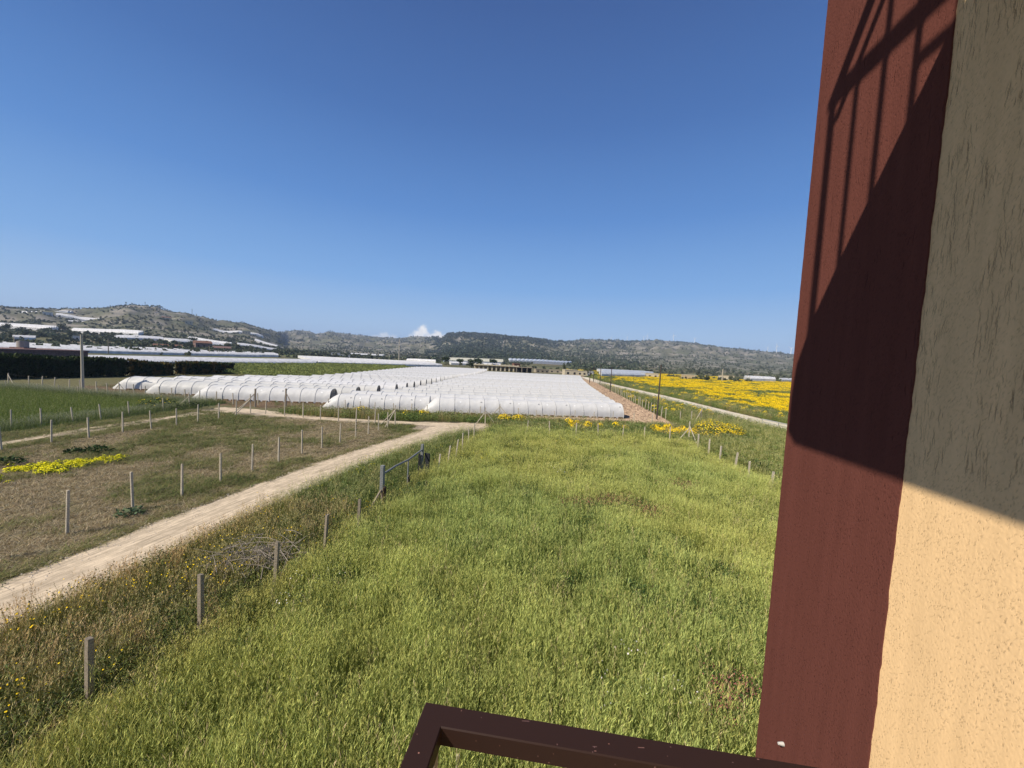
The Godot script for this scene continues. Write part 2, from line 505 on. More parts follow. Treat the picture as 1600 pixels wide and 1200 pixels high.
func build_plants() -> void:
	var leaf: StandardMaterial3D = M.leaf
	var meadow := Crowd.new([
		grass_tuft(9, 15, 0.76, 0.34, GRASS, STEM, HEAD, 0.008, 0.4), grass_tuft(11, 13, 0.68, 0.36, GRASS, STEM, HEAD, 0.008, 0.5),
		grass_tuft(7, 17, 0.82, 0.32, GRASS * 1.1, STEM * 1.1, HEAD * 1.1, 0.007, 0.35), grass_tuft(15, 6, 0.62, 0.32, GRASS * 0.85, STEM * 0.85, HEAD * 0.85, 0.010, 0.7),
		grass_tuft(0, 5, 1.05, 0.4, GRASS, STEM, HEAD * 1.1, 0.007, 0.45), grass_tuft(0, 4, 0.98, 0.4, GRASS, DRY * 0.9, Color(0.56, 0.47, 0.25), 0.007, 0.6)])
	var weeds := Crowd.new([leaf_weed(70, 0.5, 0.3, DARKLEAF), leaf_weed(60, 0.62, 0.26, DARKLEAF * 1.2, 0.04), leaf_weed(55, 0.42, 0.32, Color(0.06, 0.11, 0.045), 0.06)])
	var blooms := Crowd.new([
		leaf_weed(60, 0.56, 0.3, DARKLEAF, 0.04, 30, Color(0.33, 0.12, 0.11), 0.014),
		leaf_weed(20, 0.62, 0.26, DARKLEAF * 1.5, 0.03, 9, Color(0.78, 0.74, 0.72), 0.015),
		leaf_weed(24, 0.7, 0.28, GRASS, 0.03, 8, Color(0.85, 0.66, 0.02), 0.02)])
	# the meadow of wild oats
	var z := -2.8
	while z > -36.4:
		var step := clampf(0.105 + 0.0046 * (-z - 6.0), 0.105, 0.23)
		var x := -14.0
		while x < 17.2:
			var px := x + rng.randf_range(-0.5, 0.5) * step * 1.4
			var pz := z + rng.randf_range(-0.5, 0.5) * step * 1.4
			x += step
			if not seen(px, pz): continue
			var zn := zone(px, pz)
			if zn != "meadow": continue
			var a := n_mid.get_noise_2d(px * 1.6, pz * 1.6)
			var b := n_soft.get_noise_2d(px * 1.3 + 40.0, pz * 1.3)
			var hgt := (0.92 + 0.35 * a + 0.25 * b) * (1.0 - 0.45 * smoothstep(1.3, 0.3, px - f1_x(pz)))
			var green := clampf(0.5 + 0.9 * b, 0.0, 1.0)
			var tint := Color(0.98, 0.97, 0.90).lerp(Color(0.80, 0.93, 0.95), green) * (1.0 + 0.2 * a)
			var near_fence := smoothstep(2.2, 0.4, px - f1_x(pz))
			tint = tint.lerp(Color(0.88, 0.80, 0.78), near_fence * 0.7)
			var dark := smoothstep(0.18, 0.34, n_mid.get_noise_2d(px * 0.9 + 300.0, pz * 1.5)) * smoothstep(-8.0, -12.0, pz)
			if a < -0.42 and rng.randf() < 0.5: continue
			var gap := n_mid.get_noise_2d(px * 4.6 + 900.0, pz * 3.4)
			if gap < -0.16 and rng.randf() < 0.72: continue
			if rng.randf() < dark * 0.6 + 0.012 or (near_fence > 0.2 and rng.randf() < 0.16):
				weeds.put(rng.randi() % 3, Vector3(px, 0, pz), rng.randf() * TAU, rng.randf_range(0.7, 1.1), rng.randf_range(0.8, 1.3) * (1.0 - 0.4 * near_fence), g3(rng.randf_range(0.8, 1.3)))
				if rng.randf() < 0.6: continue
			var k := rng.randi() % 3
			if green > 0.75 and rng.randf() < 0.5: k = 3
			if rng.randf() < 0.16: meadow.put(4 if rng.randf() < 0.7 else 5, Vector3(px, 0, pz), rng.randf() * TAU, 1.0, rng.randf_range(0.85, 1.15), g3(rng.randf_range(0.9, 1.1)), Vector2(rng.randfn(0, 0.1), rng.randfn(0, 0.1)))
			meadow.put(k, Vector3(px, 0, pz), rng.randf() * TAU, 1.0 + rng.randf_range(-0.15, 0.2) + 0.02 * (-z - 6.0) * 0.6, hgt * (1.0 + 0.3 * gap) * rng.randf_range(0.8, 1.18), tint * rng.randf_range(0.93, 1.1), Vector2(rng.randfn(0, 0.07), rng.randfn(0, 0.07)))
		z -= step
	# flowers dotted through the meadow
	for p in [[3.5, -17.3, 1.0, 0], [5.2, -17.6, 0.9, 0], [6.5, -16.6, 0.8, 0], [9.5, -20.2, 1.0, 0], [4.7, -7.3, 0.45, 0], [4.4, -6.9, 0.3, 0], [-5.6, -10.1, 0.4, 1], [-5.2, -9.0, 0.3, 1], [-4.5, -10.6, 0.4, 1], [3.1, -21.9, 0.9, 1], [3.3, -7.0, 0.6, 1], [1.9, -7.2, 0.4, 1], [2.7, -8.1, 0.3, 1], [-1.0, -24.0, 1.4, 2], [6.0, -31.0, 2.5, 2]]:
		for k in int((40 if p[3] == 0 else 14) * p[2]):
			var q := Vector3(p[0] + rng.randfn(0, p[2] * 0.6), 0, p[1] + rng.randfn(0, p[2] * 0.5))
			if p[3] == 1 and k % 3 != 0: continue
			blooms.put(p[3], q, rng.randf() * TAU, rng.randf_range(0.8, 1.2), rng.randf_range(1.0, 1.35), g3(rng.randf_range(0.85, 1.2)))
	plant(meadow, "meadow_grass", "grass", leaf, "tall yellow-green wild oats filling the meadow below the balcony", "grass")
	# the verge between the dirt road and the old fence
	var verge := Crowd.new([
		grass_tuft(12, 9, 0.62, 0.2, Color(0.155, 0.17, 0.045), Color(0.28, 0.26, 0.09), Color(0.48, 0.41, 0.19), 0.008, 0.8),
		grass_tuft(8, 13, 0.72, 0.2, DRY * 0.8, DRY, Color(0.50, 0.37, 0.19), 0.007, 0.7),
		leaf_weed(70, 0.55, 0.3, Color(0.085, 0.11, 0.035), 0.03), leaf_weed(36, 0.6, 0.3, Color(0.12, 0.13, 0.04), 0.025, 4, Color(0.85, 0.60, 0.02), 0.016),
		grass_tuft(14, 6, 0.58, 0.24, Color(0.14, 0.18, 0.045), Color(0.24, 0.26, 0.08), Color(0.46, 0.44, 0.22), 0.009, 0.9)])
	z = 0.0
	while z > -38.5:
		var step := clampf(0.14 + 0.004 * (-z - 6.0), 0.14, 0.24)
		var x := -16.0
		while x < -1.0:
			var px := x + rng.randf_range(-0.5, 0.5) * step * 1.4
			var pz := z + rng.randf_range(-0.5, 0.5) * step * 1.4
			x += step
			if not seen(px, pz): continue
			var zn := zone(px, pz)
			var edge := px - road_x(pz)
			if zn != "verge" and not (zn == "meadow" and px < f1_x(pz) + 0.7): continue
			if edge < 1.5 and rng.randf() < 0.55: continue
			var a := n_mid.get_noise_2d(px * 1.3, pz * 1.3)
			var k := 0
			var roll := rng.randf() + a * 0.7
			var dry := smoothstep(-24.0, -8.0, pz)
			if roll < 0.10: k = 2
			elif roll < 0.20 + 0.22 * dry * smoothstep(3.6, 1.8, edge): k = 1
			elif roll > 0.96 + 0.02 * a: k = 3
			elif roll > 0.70: k = 4
			if px > f1_x(pz) - 0.35 and rng.randf() < 0.55: k = 2
			var t := g3(rng.randf_range(0.9, 1.3), 0.08 * dry * smoothstep(4.0, 2.0, edge))
			if dry < 0.5: t = Color(0.85, 1.05, 0.9) * rng.randf_range(0.8, 1.2)
			var low := 0.6 if edge < 1.7 else (0.75 if px > f1_x(pz) else 1.2)
			verge.put(k, Vector3(px, 0, pz), rng.randf() * TAU, rng.randf_range(0.85, 1.25), low * rng.randf_range(0.7, 1.15) * (1.0 + 0.3 * a), t, Vector2(rng.randfn(0, 0.15), rng.randfn(0, 0.15)))
		z -= step
	plant(verge, "verge_weeds", "weeds", leaf, "rank half-dry weeds between the dirt road and the old fence", "weeds")
	# the mown field across the road, and the strip beyond it
	var tan_cols := [Color(0.43, 0.345, 0.21), Color(0.31, 0.235, 0.14), Color(0.56, 0.47, 0.31), Color(0.20, 0.17, 0.08)]
	var mown := Crowd.new([
		straw_mat(34, 0.22, 0.17, tan_cols), straw_mat(30, 0.24, 0.13, tan_cols), straw_mat(36, 0.2, 0.2, [Color(0.17, 0.19, 0.06), Color(0.21, 0.20, 0.07), Color(0.32, 0.26, 0.14)]),
		straw_mat(36, 0.18, 0.24, [Color(0.13, 0.17, 0.05), Color(0.15, 0.185, 0.06), Color(0.24, 0.21, 0.10)])])
	z = -5.0
	while z > -39.0:
		var step := clampf(0.17 + 0.006 * (-z - 10.0), 0.17, 0.34)
		var x := 1.42 * z - 5.0
		while x < -4.0:
			var px := x + rng.randf_range(-0.5, 0.5) * step * 1.5
			var pz := z + rng.randf_range(-0.5, 0.5) * step * 1.5
			x += step
			var zn := zone(px, pz)
			if zn != "mown" and zn != "strip": continue
			var a := n_mid.get_noise_2d(px, pz)
			var b := n_soft.get_noise_2d(px, pz)
			var g := 0.75 * b + 0.6 * a + rng.randfn(0, 0.16)
			var fringe := smoothstep(2.1, 1.5, absf(px - road_x(pz)))
			g -= 0.1 * fringe
			var k := rng.randi() % 2
			if g > 0.22: k = 3
			elif g > 0.05: k = 2
			if fringe > 0.5 and rng.randf() < 0.6: k = 2
			if zn == "strip": k = 2 + rng.randi() % 2
			if k < 2 and rng.randf() < 0.1: continue
			mown.put(k, Vector3(px, 0, pz), rng.randf() * TAU, rng.randf_range(0.8, 1.3), rng.randf_range(0.5, 1.2) * (1.0 + maxf(0.0, g)), g3(rng.randf_range(0.75, 1.2)))
		z -= step
	plant(mown, "mown_grass", "stubble", leaf, "short dry and greening grass of the mown field across the road", "grass")
	# the green plot on the left
	var plot := Crowd.new([grass_tuft(20, 4, 0.6, 0.3, Color(0.15, 0.20, 0.04), Color(0.20, 0.25, 0.06), Color(0.36, 0.37, 0.15), 0.014, 0.7), grass_tuft(12, 12, 0.75, 0.3, Color(0.11, 0.15, 0.045), Color(0.2, 0.22, 0.1), Color(0.42, 0.42, 0.26), 0.012, 0.7)])
	z = -22.0
	while z > -52.0:
		var x := 1.42 * z - 5.0
		while x < -28.0:
			var px := x + rng.randf_range(-0.2, 0.2)
			var pz := z + rng.randf_range(-0.2, 0.2)
			x += 0.3
			if zone(px, pz) != "plot": continue
			var edge := 1 if (px > -37.0 - (pz + 28.0) * 0.12 or pz < -43.0 + 0.14 * (px + 40.0)) and rng.randf() < 0.75 else 0
			plot.put(edge, Vector3(px, 0, pz), rng.randf() * TAU, rng.randf_range(0.9, 1.3), rng.randf_range(0.7, 1.15), g3(rng.randf_range(0.85, 1.15)))
		z -= 0.3
	plant(plot, "plot_grass", "grass", leaf, "lush green grass in the fenced plot at left", "grass")
	# weeds before the tunnels, along the right-hand fence and the track
	var y1 := leaf_weed(60, 0.75, 0.4, Color(0.10, 0.13, 0.04), 0.05, 70, YELLOW, 0.045, true)
	var rough := Crowd.new([
		leaf_weed(60, 0.6, 0.4, Color(0.11, 0.16, 0.045), 0.07), leaf_weed(60, 0.8, 0.4, Color(0.15, 0.185, 0.055), 0.06),
		grass_tuft(14, 8, 0.85, 0.35, Color(0.18, 0.21, 0.05), Color(0.28, 0.29, 0.08), Color(0.48, 0.45, 0.19), 0.016, 0.7), grass_tuft(8, 12, 0.95, 0.35, Color(0.26, 0.22, 0.10), DRY, Color(0.48, 0.40, 0.25), 0.014, 0.7), y1])
	z = -16.0
	while z > -190.0:
		var step := clampf(0.34 + 0.006 * (-z - 36.0), 0.34, 1.1)
		var x := -60.0
		while x < 45.0:
			var px := x + rng.randf_range(-0.5, 0.5) * step
			var pz := z + rng.randf_range(-0.5, 0.5) * step
			x += step
			if not seen(px, pz): continue
			var zn := zone(px, pz)
			var a := n_mid.get_noise_2d(px * 0.7, pz * 0.7)
			if zn == "weeds" or zn == "rough":
				var k := 0
				var roll := rng.randf() + a * 0.5
				if roll < 0.3: k = 0
				elif roll < 0.55: k = 1
				elif roll < 0.85: k = 2
				else: k = 3
				if zn == "rough" and pz > -48.0 and px < 32.0: k = 2 if rng.randf() < 0.75 else rng.randi() % 2
				if zn == "weeds" and px > 6.0 and pz > -41.0 and pz < -37.3 and a > -0.05 and rng.randf() < 0.30: k = 4
				if zn == "rough" and px > 38.0 and rng.randf() < 0.05: k = 4
				if zn == "rough" and px < 32.0 and pz < -55.0 and rng.randf() < 0.03: k = 4
				var tall := 1.0 if zn == "weeds" else 1.1
				rough.put(k, Vector3(px, 0, pz), rng.randf() * TAU, rng.randf_range(0.9, 1.3) * (1.0 + 0.5 * (step - 0.34)), rng.randf_range(0.7, 1.2) * tall, g3(rng.randf_range(0.85, 1.25)))
			elif zn == "soil" and rng.randf() < 0.06:
				rough.put(3 if rng.randf() < 0.6 else 0, Vector3(px, 0, pz), rng.randf() * TAU, 0.9, rng.randf_range(0.25, 0.5), g3(1.0))
		z -= step
	var clods := Crowd.new([clod(), clod()])
	for k in 5200:
		var cz := -46.0 - 118.0 * pow(rng.randf(), 1.8)
		var cx := lerpf(15.5, 20.2, rng.randf()) + (-50.0 - cz) * 0.115
		if k % 4 == 0:
			cz = -44.6 + rng.randf_range(-0.5, 0.9)
			cx = rng.randf_range(-1.0, 15.0)
			cz -= 0.155 * (cx + 10.0) - 0.6
		clods.put(rng.randi() % 2, Vector3(cx, 0, cz), rng.randf() * TAU, rng.randf_range(0.35, 1.1), rng.randf_range(0.35, 1.0), g3(rng.randf_range(0.75, 1.15)))
	plant(clods, "soil_clods", "clods", M.clod, "pinkish clods of turned soil on the bare strip by the tunnels", "soil")
	var stones := Crowd.new([clod(), clod()])
	for k in 2600:
		var sz := -5.0 - 33.0 * pow(rng.randf(), 1.3)
		var side := rng.randf_range(-1.0, 1.0)
		side = signf(side) * pow(absf(side), 0.5)
		stones.put(rng.randi() % 2, Vector3(road_x(sz) + side * 1.5, 0.01, sz), rng.randf() * TAU, rng.randf_range(0.06, 0.34), rng.randf_range(0.08, 0.3), Color(1.35, 1.6, 1.85) * rng.randf_range(0.6, 1.1))
	plant(stones, "road_stones", "stones", M.clod, "small pale stones strewn along the dirt road", "stones")
	plant(rough, "rough_weeds", "weeds", leaf, "green weeds and pale grass round the tunnels and beside the track", "weeds")
	plant(weeds, "meadow_weeds", "weeds", leaf, "dark broad-leaved weeds in patches through the meadow", "weeds")
	plant(blooms, "meadow_flowers", "flowers", leaf, "small crimson, white and yellow wild flowers in the meadow", "flowers")
	# the yellow field beyond the track
	var daisy := Crowd.new([leaf_weed(40, 0.8, 0.55, Color(0.10, 0.13, 0.035), 0.08, 46, YELLOW, 0.055, true), leaf_weed(46, 0.7, 0.5, Color(0.13, 0.16, 0.04), 0.08, 44, Color(0.92, 0.66, 0.015), 0.06, true), leaf_weed(50, 0.7, 0.55, Color(0.13, 0.165, 0.05), 0.09), grass_tuft(14, 8, 0.8, 0.5, Color(0.16, 0.19, 0.055), STEM, Color(0.36, 0.35, 0.16), 0.025, 0.7)])
	z = -40.0
	while z > -360.0:
		var step := clampf(0.55 + 0.0055 * (-z - 60.0), 0.55, 1.9)
		var x := 42.5
		while x < -0.86 * z + 4.0:
			var px := x + rng.randf_range(-0.5, 0.5) * step
			var pz := z + rng.randf_range(-0.5, 0.5) * step
			x += step
			if zone(px, pz) != "yellow" and not (px * px + pz * pz > 90000.0): continue
			var a := n_mid.get_noise_2d(px * 0.55, pz * 0.30)
			var b := n_soft.get_noise_2d(px * 0.5, pz * 0.3)
			var lim := smoothstep(43.5, 54.0, px) * 0.30 - 0.25 * smoothstep(-150.0, -200.0, pz) * smoothstep(75.0, 50.0, px)
			var k := 2 if rng.randf() < 0.6 else 3
			if 1.2 * a + 0.6 * b + lim + rng.randfn(0, 0.18) > 0.30 and px > 43.5: k = 0 if rng.randf() < 0.6 else 1
			daisy.put(k, Vector3(px, ground_y(px, pz), pz), rng.randf() * TAU, step / 0.55 * rng.randf_range(0.75, 1.1), rng.randf_range(0.8, 1.25) * (1.0 + 0.15 * (step - 0.55)), g3(rng.randf_range(0.85, 1.1)))
		z -= step
	plant(daisy, "yellow_daisies", "flowers", leaf, "drifts of golden wild daisies covering the field beyond the track", "flowers")
	# the lemon-yellow mat on the mown field: two patches
	var ox := [[-29.0, -23.4, -27.2, -22.0, 1.25], [-28.6, -24.9, -26.9, -23.6, 1.0]]
	var patch_spots := [[-24.3, -18.9, 0.65, 0.5], [-23.9, -19.6, 1.0, 0.75], [-23.1, -20.3, 0.9, 0.6], [-22.6, -21.0, 0.8, 0.45], [-22.2, -21.6, 0.6, 0.3], [-22.9, -18.9, 0.7, 0.5]]
	for pz in 2:
		var mat_c := Crowd.new([leaf_weed(26, 0.16, 0.2, Color(0.11, 0.16, 0.03), 0.04, 34, LEMON, 0.022, true), leaf_weed(22, 0.2, 0.18, Color(0.11, 0.16, 0.03), 0.04, 28, Color(0.86, 0.80, 0.03), 0.022, true)])
		var spots := patch_spots if pz == 0 else [[-24.6, -17.4, 1.1, 0.4], [-23.5, -17.3, 0.6, 0.3]]
		for sp in spots:
			for k in int(150 * sp[2] * sp[3]):
				var t := rng.randf() * TAU
				var rr := absf(rng.randfn(0.0, 0.62))
				var p := Vector3(sp[0] + cos(t) * rr * sp[2], 0, sp[1] + sin(t) * rr * sp[3])
				if n_mid.get_noise_2d(p.x * 5.0, p.z * 5.0) < -0.22: continue
				mat_c.put(rng.randi() % 2, p, rng.randf() * TAU, rng.randf_range(0.7, 1.2), rng.randf_range(0.6, 1.4), g3(rng.randf_range(0.9, 1.1)))
		plant(mat_c, "flower_patch", "flower", leaf, ["long patch of lemon-yellow flowers on the mown field", "small patch of lemon-yellow flowers at the left edge of the picture"][pz], "flowers")
	# the leafy crop beyond the tunnels
	var crop := Crowd.new([leaf_weed(90, 1.1, 0.85, Color(0.25, 0.285, 0.09), 0.16, 0, Color.WHITE, 0.1, true), leaf_weed(90, 1.25, 0.8, Color(0.20, 0.235, 0.075), 0.16, 0, Color.WHITE, 0.1, true)])
	var poly := PackedVector2Array([Vector2(-72, -93), Vector2(-42.5, -78), Vector2(-42, -120), Vector2(-44, -175), Vector2(-60, -212), Vector2(-101, -178), Vector2(-104, -130)])
	z = -76.0
	while z > -214.0:
		var x := -106.0
		while x < -40.0:
			var p := Vector2(x + rng.randf_range(-0.4, 0.4), z + rng.randf_range(-0.4, 0.4))
			x += 1.45
			if not Geometry2D.is_point_in_polygon(p, poly): continue
			crop.put(rng.randi() % 2, Vector3(p.x, 0, p.y), rng.randf() * TAU, rng.randf_range(0.85, 1.15), rng.randf_range(0.8, 1.2), g3(rng.randf_range(0.8, 1.25)))
		z -= 2.2
	plant(crop, "leafy_crop", "bush", leaf, "rows of low green crop bushes behind the left-hand tunnels", "crop")
	# trees and scrub on the far hills
	var far := Crowd.new([far_crown(1.0), far_crown(0.75), far_crown(1.35)])
	var tries := 0
	while tries < 90000:
		tries += 1
		var az := rng.randf_range(-56.0, 42.0)
		var q := lut_at(az)
		var s := rng.randf_range(0.0, 1.02)
		if az > -12.0: s = pow(rng.randf(), 0.8) * 1.02
		if az > -11.0 and az < 8.0 and s < 0.15: continue
		var r: float = lerpf(q[2], q[1], s)
		var x := sin(deg_to_rad(az)) * r
		var zz := -cos(deg_to_rad(az)) * r
		var dens := 0.10
		var az0 := az
		az += 5.0 * n_ridge.get_noise_2d(x * 0.9 + 5000.0, zz * 0.9) if az > -13.0 else 0.0
		var f := n_rough.get_noise_2d(x * 0.7, zz * 0.7)
		var big := n_ridge.get_noise_2d(x * 1.3, zz * 1.3)
		var tint := Color(1, 1, 1)
		var sz := 3.2
		if az < -32.0:
			dens = 0.10 + 0.5 * smoothstep(0.15, 0.5, f + 0.4 * big)
			sz = 3.6
		elif az < -10.2:
			dens = 0.07 + 0.5 * smoothstep(0.2, 0.5, f + 0.3 * big)
			if s > 0.9: dens *= 0.4
			sz = 4.5
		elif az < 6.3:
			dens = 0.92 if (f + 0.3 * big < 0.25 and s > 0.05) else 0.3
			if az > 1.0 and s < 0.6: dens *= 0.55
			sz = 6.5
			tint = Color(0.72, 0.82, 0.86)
		elif az < 20.0:
			dens = 0.16 + 0.62 * smoothstep(-0.1, 0.35, f + 0.3 * big)
			if s < 0.45 and s > 0.12: dens += 0.1
			sz = 5.2
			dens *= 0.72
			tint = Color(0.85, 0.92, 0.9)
		else:
			dens = 0.06 + 0.35 * smoothstep(0.1, 0.45, f + 0.3 * big)
			sz = 4.5
		if rng.randf() > dens: continue
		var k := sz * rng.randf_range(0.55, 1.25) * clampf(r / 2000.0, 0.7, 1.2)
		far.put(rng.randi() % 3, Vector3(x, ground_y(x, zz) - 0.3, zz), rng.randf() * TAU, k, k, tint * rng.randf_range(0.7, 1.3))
	plant(far, "hillside_trees", "trees", leaf, "pines and scrub scattered over the far hills", "trees")
func clod() -> ArrayMesh:
	var s := Shape.new()
	s.col = Color(0.43, 0.315, 0.22)
	var c := Vector3(0, 0.16, 0)
	var ring := []
	for j in 6: ring.append(Vector3(cos(TAU * j / 6) * rng.randf_range(0.12, 0.24), rng.randf_range(-0.02, 0.05), sin(TAU * j / 6) * rng.randf_range(0.12, 0.24)))
	for j in 6: s.tri(c, ring[j], ring[(j + 1) % 6])
	return s.mesh()
func far_crown(tall: float) -> ArrayMesh:
	var s := Shape.new()
	for k in 26:
		var t := rng.randf() * TAU
		var y := rng.randf()
		var rr := 0.62 * sqrt(sin(PI * clampf(y * 0.8 + 0.15, 0.0, 1.0))) * rng.randf_range(0.6, 1.0)
		var p := Vector3(cos(t) * rr, y * tall, sin(t) * rr)
		var a := Vector3(rng.randfn(0, 1), rng.randfn(0, 1), rng.randfn(0, 1)).normalized() * 0.34
		var b := a.cross(Vector3(rng.randfn(0, 1), rng.randfn(0, 1), rng.randfn(0, 1)).normalized())
		s.col = jitter(Color(0.098, 0.112, 0.068), 0.22)
		s.quad(p - a, p - b, p + a, p + b)
	return s.mesh()

# ---------------------------------------------------------------- fences, gate, poles
func post_mesh(h: float, w: float) -> ArrayMesh:
	var s := Shape.new()
	s.box(Vector3(0, h * 0.5 - 0.15, 0), Vector3(w, h + 0.3, w * 0.9), Basis.IDENTITY, w * 0.16)
	return s.mesh()
func worn_post(h: float, w: float) -> ArrayMesh:
	# a cast post with a chipped, slanting head and knocked corners
	var s := Shape.new()
	var rows := []
	for k in 6:
		var y := -0.15 + (h + 0.15) * k / 5.0
		var row := []
		for c in [Vector2(-1, -1), Vector2(1, -1), Vector2(1, 1), Vector2(-1, 1)]:
			var q := w * 0.5 * (1.0 - 0.03 * k) * rng.randf_range(0.9, 1.08)
			row.append(Vector3(c.x * q, y + (rng.randf_range(-0.05, 0.02) if k == 5 else 0.0), c.y * q * 0.92))
		rows.append(row)
	for k in 5:
		for j in 4: s.quad(rows[k][j], rows[k + 1][j], rows[k + 1][(j + 1) % 4], rows[k][(j + 1) % 4])
	s.quad(rows[5][0], rows[5][3], rows[5][2], rows[5][1])
	return s.mesh()
func fence(label: String, pts: Array, h: float, mat: Material, lean := 0.05, wires := 0, braces := [], w := 0.09, turn := -0.155) -> Node3D:
	var root := thing("fence", label, "fence", Vector3.ZERO, 0.0, "post and wire fences")
	var forms := [post_mesh(h, w), worn_post(h, w * 0.94), worn_post(h, w * 1.06)]
	for p in pts:
		var o := part("post", forms[rng.randi() % 3], mat, root)
		o.position = Vector3(p[0], 0, p[1])
		o.rotation = Vector3(rng.randfn(0, lean), turn + rng.randfn(0, 0.1), rng.randfn(0, lean))
		var sc: float = (p[2] / h) if p.size() > 2 else rng.randf_range(0.94, 1.05)
		o.scale = Vector3(1.0, sc, 1.0)
	for b in braces:      # [foot x, foot z, top x, top y, top z]
		var s := Shape.new()
		s.smooth = true
		s.tube([Vector3(b[0], -0.1, b[1]), Vector3(b[2], b[3], b[4])], [0.045, 0.04], 6)
		part("brace", s.mesh(), mat, root)
	for k in wires:
		var s := Shape.new()
		s.smooth = true
		var line := []
		var rad := []
		for j in pts.size():
			var p: Array = pts[j]
			line.append(Vector3(p[0], h * (0.92 - 0.27 * k), p[1]))
			rad.append(0.0025)
			if j + 1 < pts.size():
				var q: Array = pts[j + 1]
				line.append(Vector3((p[0] + q[0]) * 0.5, h * (0.92 - 0.27 * k) - rng.randf_range(0.01, 0.06), (p[1] + q[1]) * 0.5))
				rad.append(0.0025)
		s.tube(line, rad, 4)
		part("wire", s.mesh(), M.wire, root)
	return root
func pole(label: String, p: Array, h: float, r: float, mat: Material, arm := true, category := "utility pole") -> Node3D:
	var root := thing("utility_pole", label, category, Vector3(p[0], ground_y(p[0], p[1]), p[1]), rng.randf_range(-0.4, 0.4), "utility poles")
	var s := Shape.new()
	s.smooth = true
	s.tube([Vector3(0, -0.3, 0), Vector3(rng.randfn(0, 0.03), h * 0.5, 0), Vector3(rng.randfn(0, 0.05), h, 0)], [r, r * 0.85, r * 0.68], 10)
	part("shaft", s.mesh(), mat, root)
	if arm:
		s = Shape.new()
		s.box(Vector3(0.38, h - 0.32, 0), Vector3(0.95, 0.07, 0.07))
		part("cross_arm", s.mesh(), M.dark_metal, root)
		for k in 2:
			s = Shape.new()
			s.smooth = true
			s.tube([Vector3(0.35 + 0.45 * k, h - 0.3, 0), Vector3(0.35 + 0.45 * k, h - 0.14, 0)], [0.035, 0.045], 8)
			part("insulator", s.mesh(), M.dark_metal, root)
	return root
func build_fences() -> void:
	var old: Material = M.old_concrete
	var con: Material = M.concrete
	fence("old leaning grey posts of the fence along the near side of the dirt road", [[-7.9,-4.9],[-7.4,-6.6],[-6.9,-8.5],[-6.3,-10.3],[-5.9,-12.3],[-5.4,-13.8]], 1.5, old, 0.045, 3, [], 0.1)
	fence("thin posts of the near roadside fence beyond the gate up to the junction", [[-3.9,-21.1],[-3.7,-23.1],[-3.5,-25.1],[-3.3,-27.1],[-3.1,-29.1],[-2.9,-31.1],[-2.5,-38.6,1.9]], 1.45, con, 0.06, 1, [[-3.6,-38.2,-2.5,1.5,-38.6],[-1.3,-38.9,-2.5,1.5,-38.6]], 0.08)
	fence("row of short pale posts along the far edge of the oat meadow", [[1.6,-34.9],[3.6,-34.2],[6.0,-34.5],[8.0,-34.4],[10.2,-34.4],[12.3,-34.7],[14.6,-34.7]], 1.42, con, 0.03, 1, [], 0.09)
	fence("short pale posts at the right of the meadow with a white braced corner post", [[16.3,-34.6,2.05],[15.6,-31.4],[15.5,-29.5],[15.3,-27.5],[15.1,-25.3],[14.7,-23.1],[14.8,-21.2]], 1.42, con, 0.035, 1, [[14.9,-34.3,16.3,1.5,-34.6],[16.3,-32.6,16.3,1.6,-34.6]], 0.11)
	fence("row of even pale posts on the far side of the dirt road", [[-15.5,-11.0],[-15.1,-12.9],[-14.9,-15.0],[-14.4,-16.7],[-14.2,-18.7],[-14.0,-20.7],[-13.7,-22.6],[-13.4,-24.6],[-13.0,-26.4],[-12.6,-28.3],[-12.2,-30.2],[-11.8,-31.8],[-11.5,-33.4],[-11.2,-34.9],[-11.0,-36.5,1.95]], 1.53, con, 0.02, 3, [[-12.4,-36.2,-11.0,1.5,-36.5],[-11.5,-34.9,-11.0,1.5,-36.5]], 0.085)
	fence("row of posts between the mown field and the narrow farm path", [[-30.2,-19.8],[-29.6,-22.1],[-29.2,-24.2],[-28.8,-26.0],[-28.5,-28.0],[-27.9,-29.6],[-27.5,-31.4],[-27.3,-33.3],[-27.0,-35.3],[-26.8,-37.3],[-26.5,-38.9,1.95]], 1.5, con, 0.03, 2, [[-26.9,-37.0,-26.5,1.5,-38.9],[-27.6,-37.6,-26.5,1.5,-38.9]], 0.085)
	fence("row of posts along the back of the mown field before the side track", [[-24.9,-38.8],[-22.6,-38.2],[-20.6,-37.9],[-18.6,-37.4],[-16.8,-37.3],[-14.9,-36.9],[-13.0,-36.7]], 1.48, con, 0.02, 2, [], 0.085)
	fence("leaning posts along the near edge of the lush green plot", [[-36.6,-26.0],[-36.2,-27.6],[-35.6,-28.9],[-34.9,-30.4],[-34.5,-32.1],[-34.4,-34.4],[-34.4,-37.8],[-34.4,-40.9,1.6]], 1.32, con, 0.09, 1, [[-35.7,-40.7,-34.4,1.2,-40.9]], 0.08)
	fence("long line of posts before the left-hand tunnels and the hedge", [[-69.9,-53.1],[-65.0,-51.5],[-62.5,-50.9],[-60.4,-50.5],[-57.7,-49.9],[-55.6,-49.3],[-52.8,-48.6],[-50.8,-48.1],[-49.1,-47.9,1.6],[-46.9,-47.5],[-44.9,-46.9],[-42.7,-46.4],[-40.7,-45.8],[-38.7,-45.4],[-36.7,-45.0],[-34.4,-44.6],[-32.2,-44.3],[-29.5,-44.6]], 1.4, con, 0.03, 1, [[-50.4,-48.2,-49.1,1.3,-47.9],[-47.8,-47.8,-49.1,1.3,-47.9],[-68.2,-52.4,-69.9,1.3,-53.1]], 0.09)
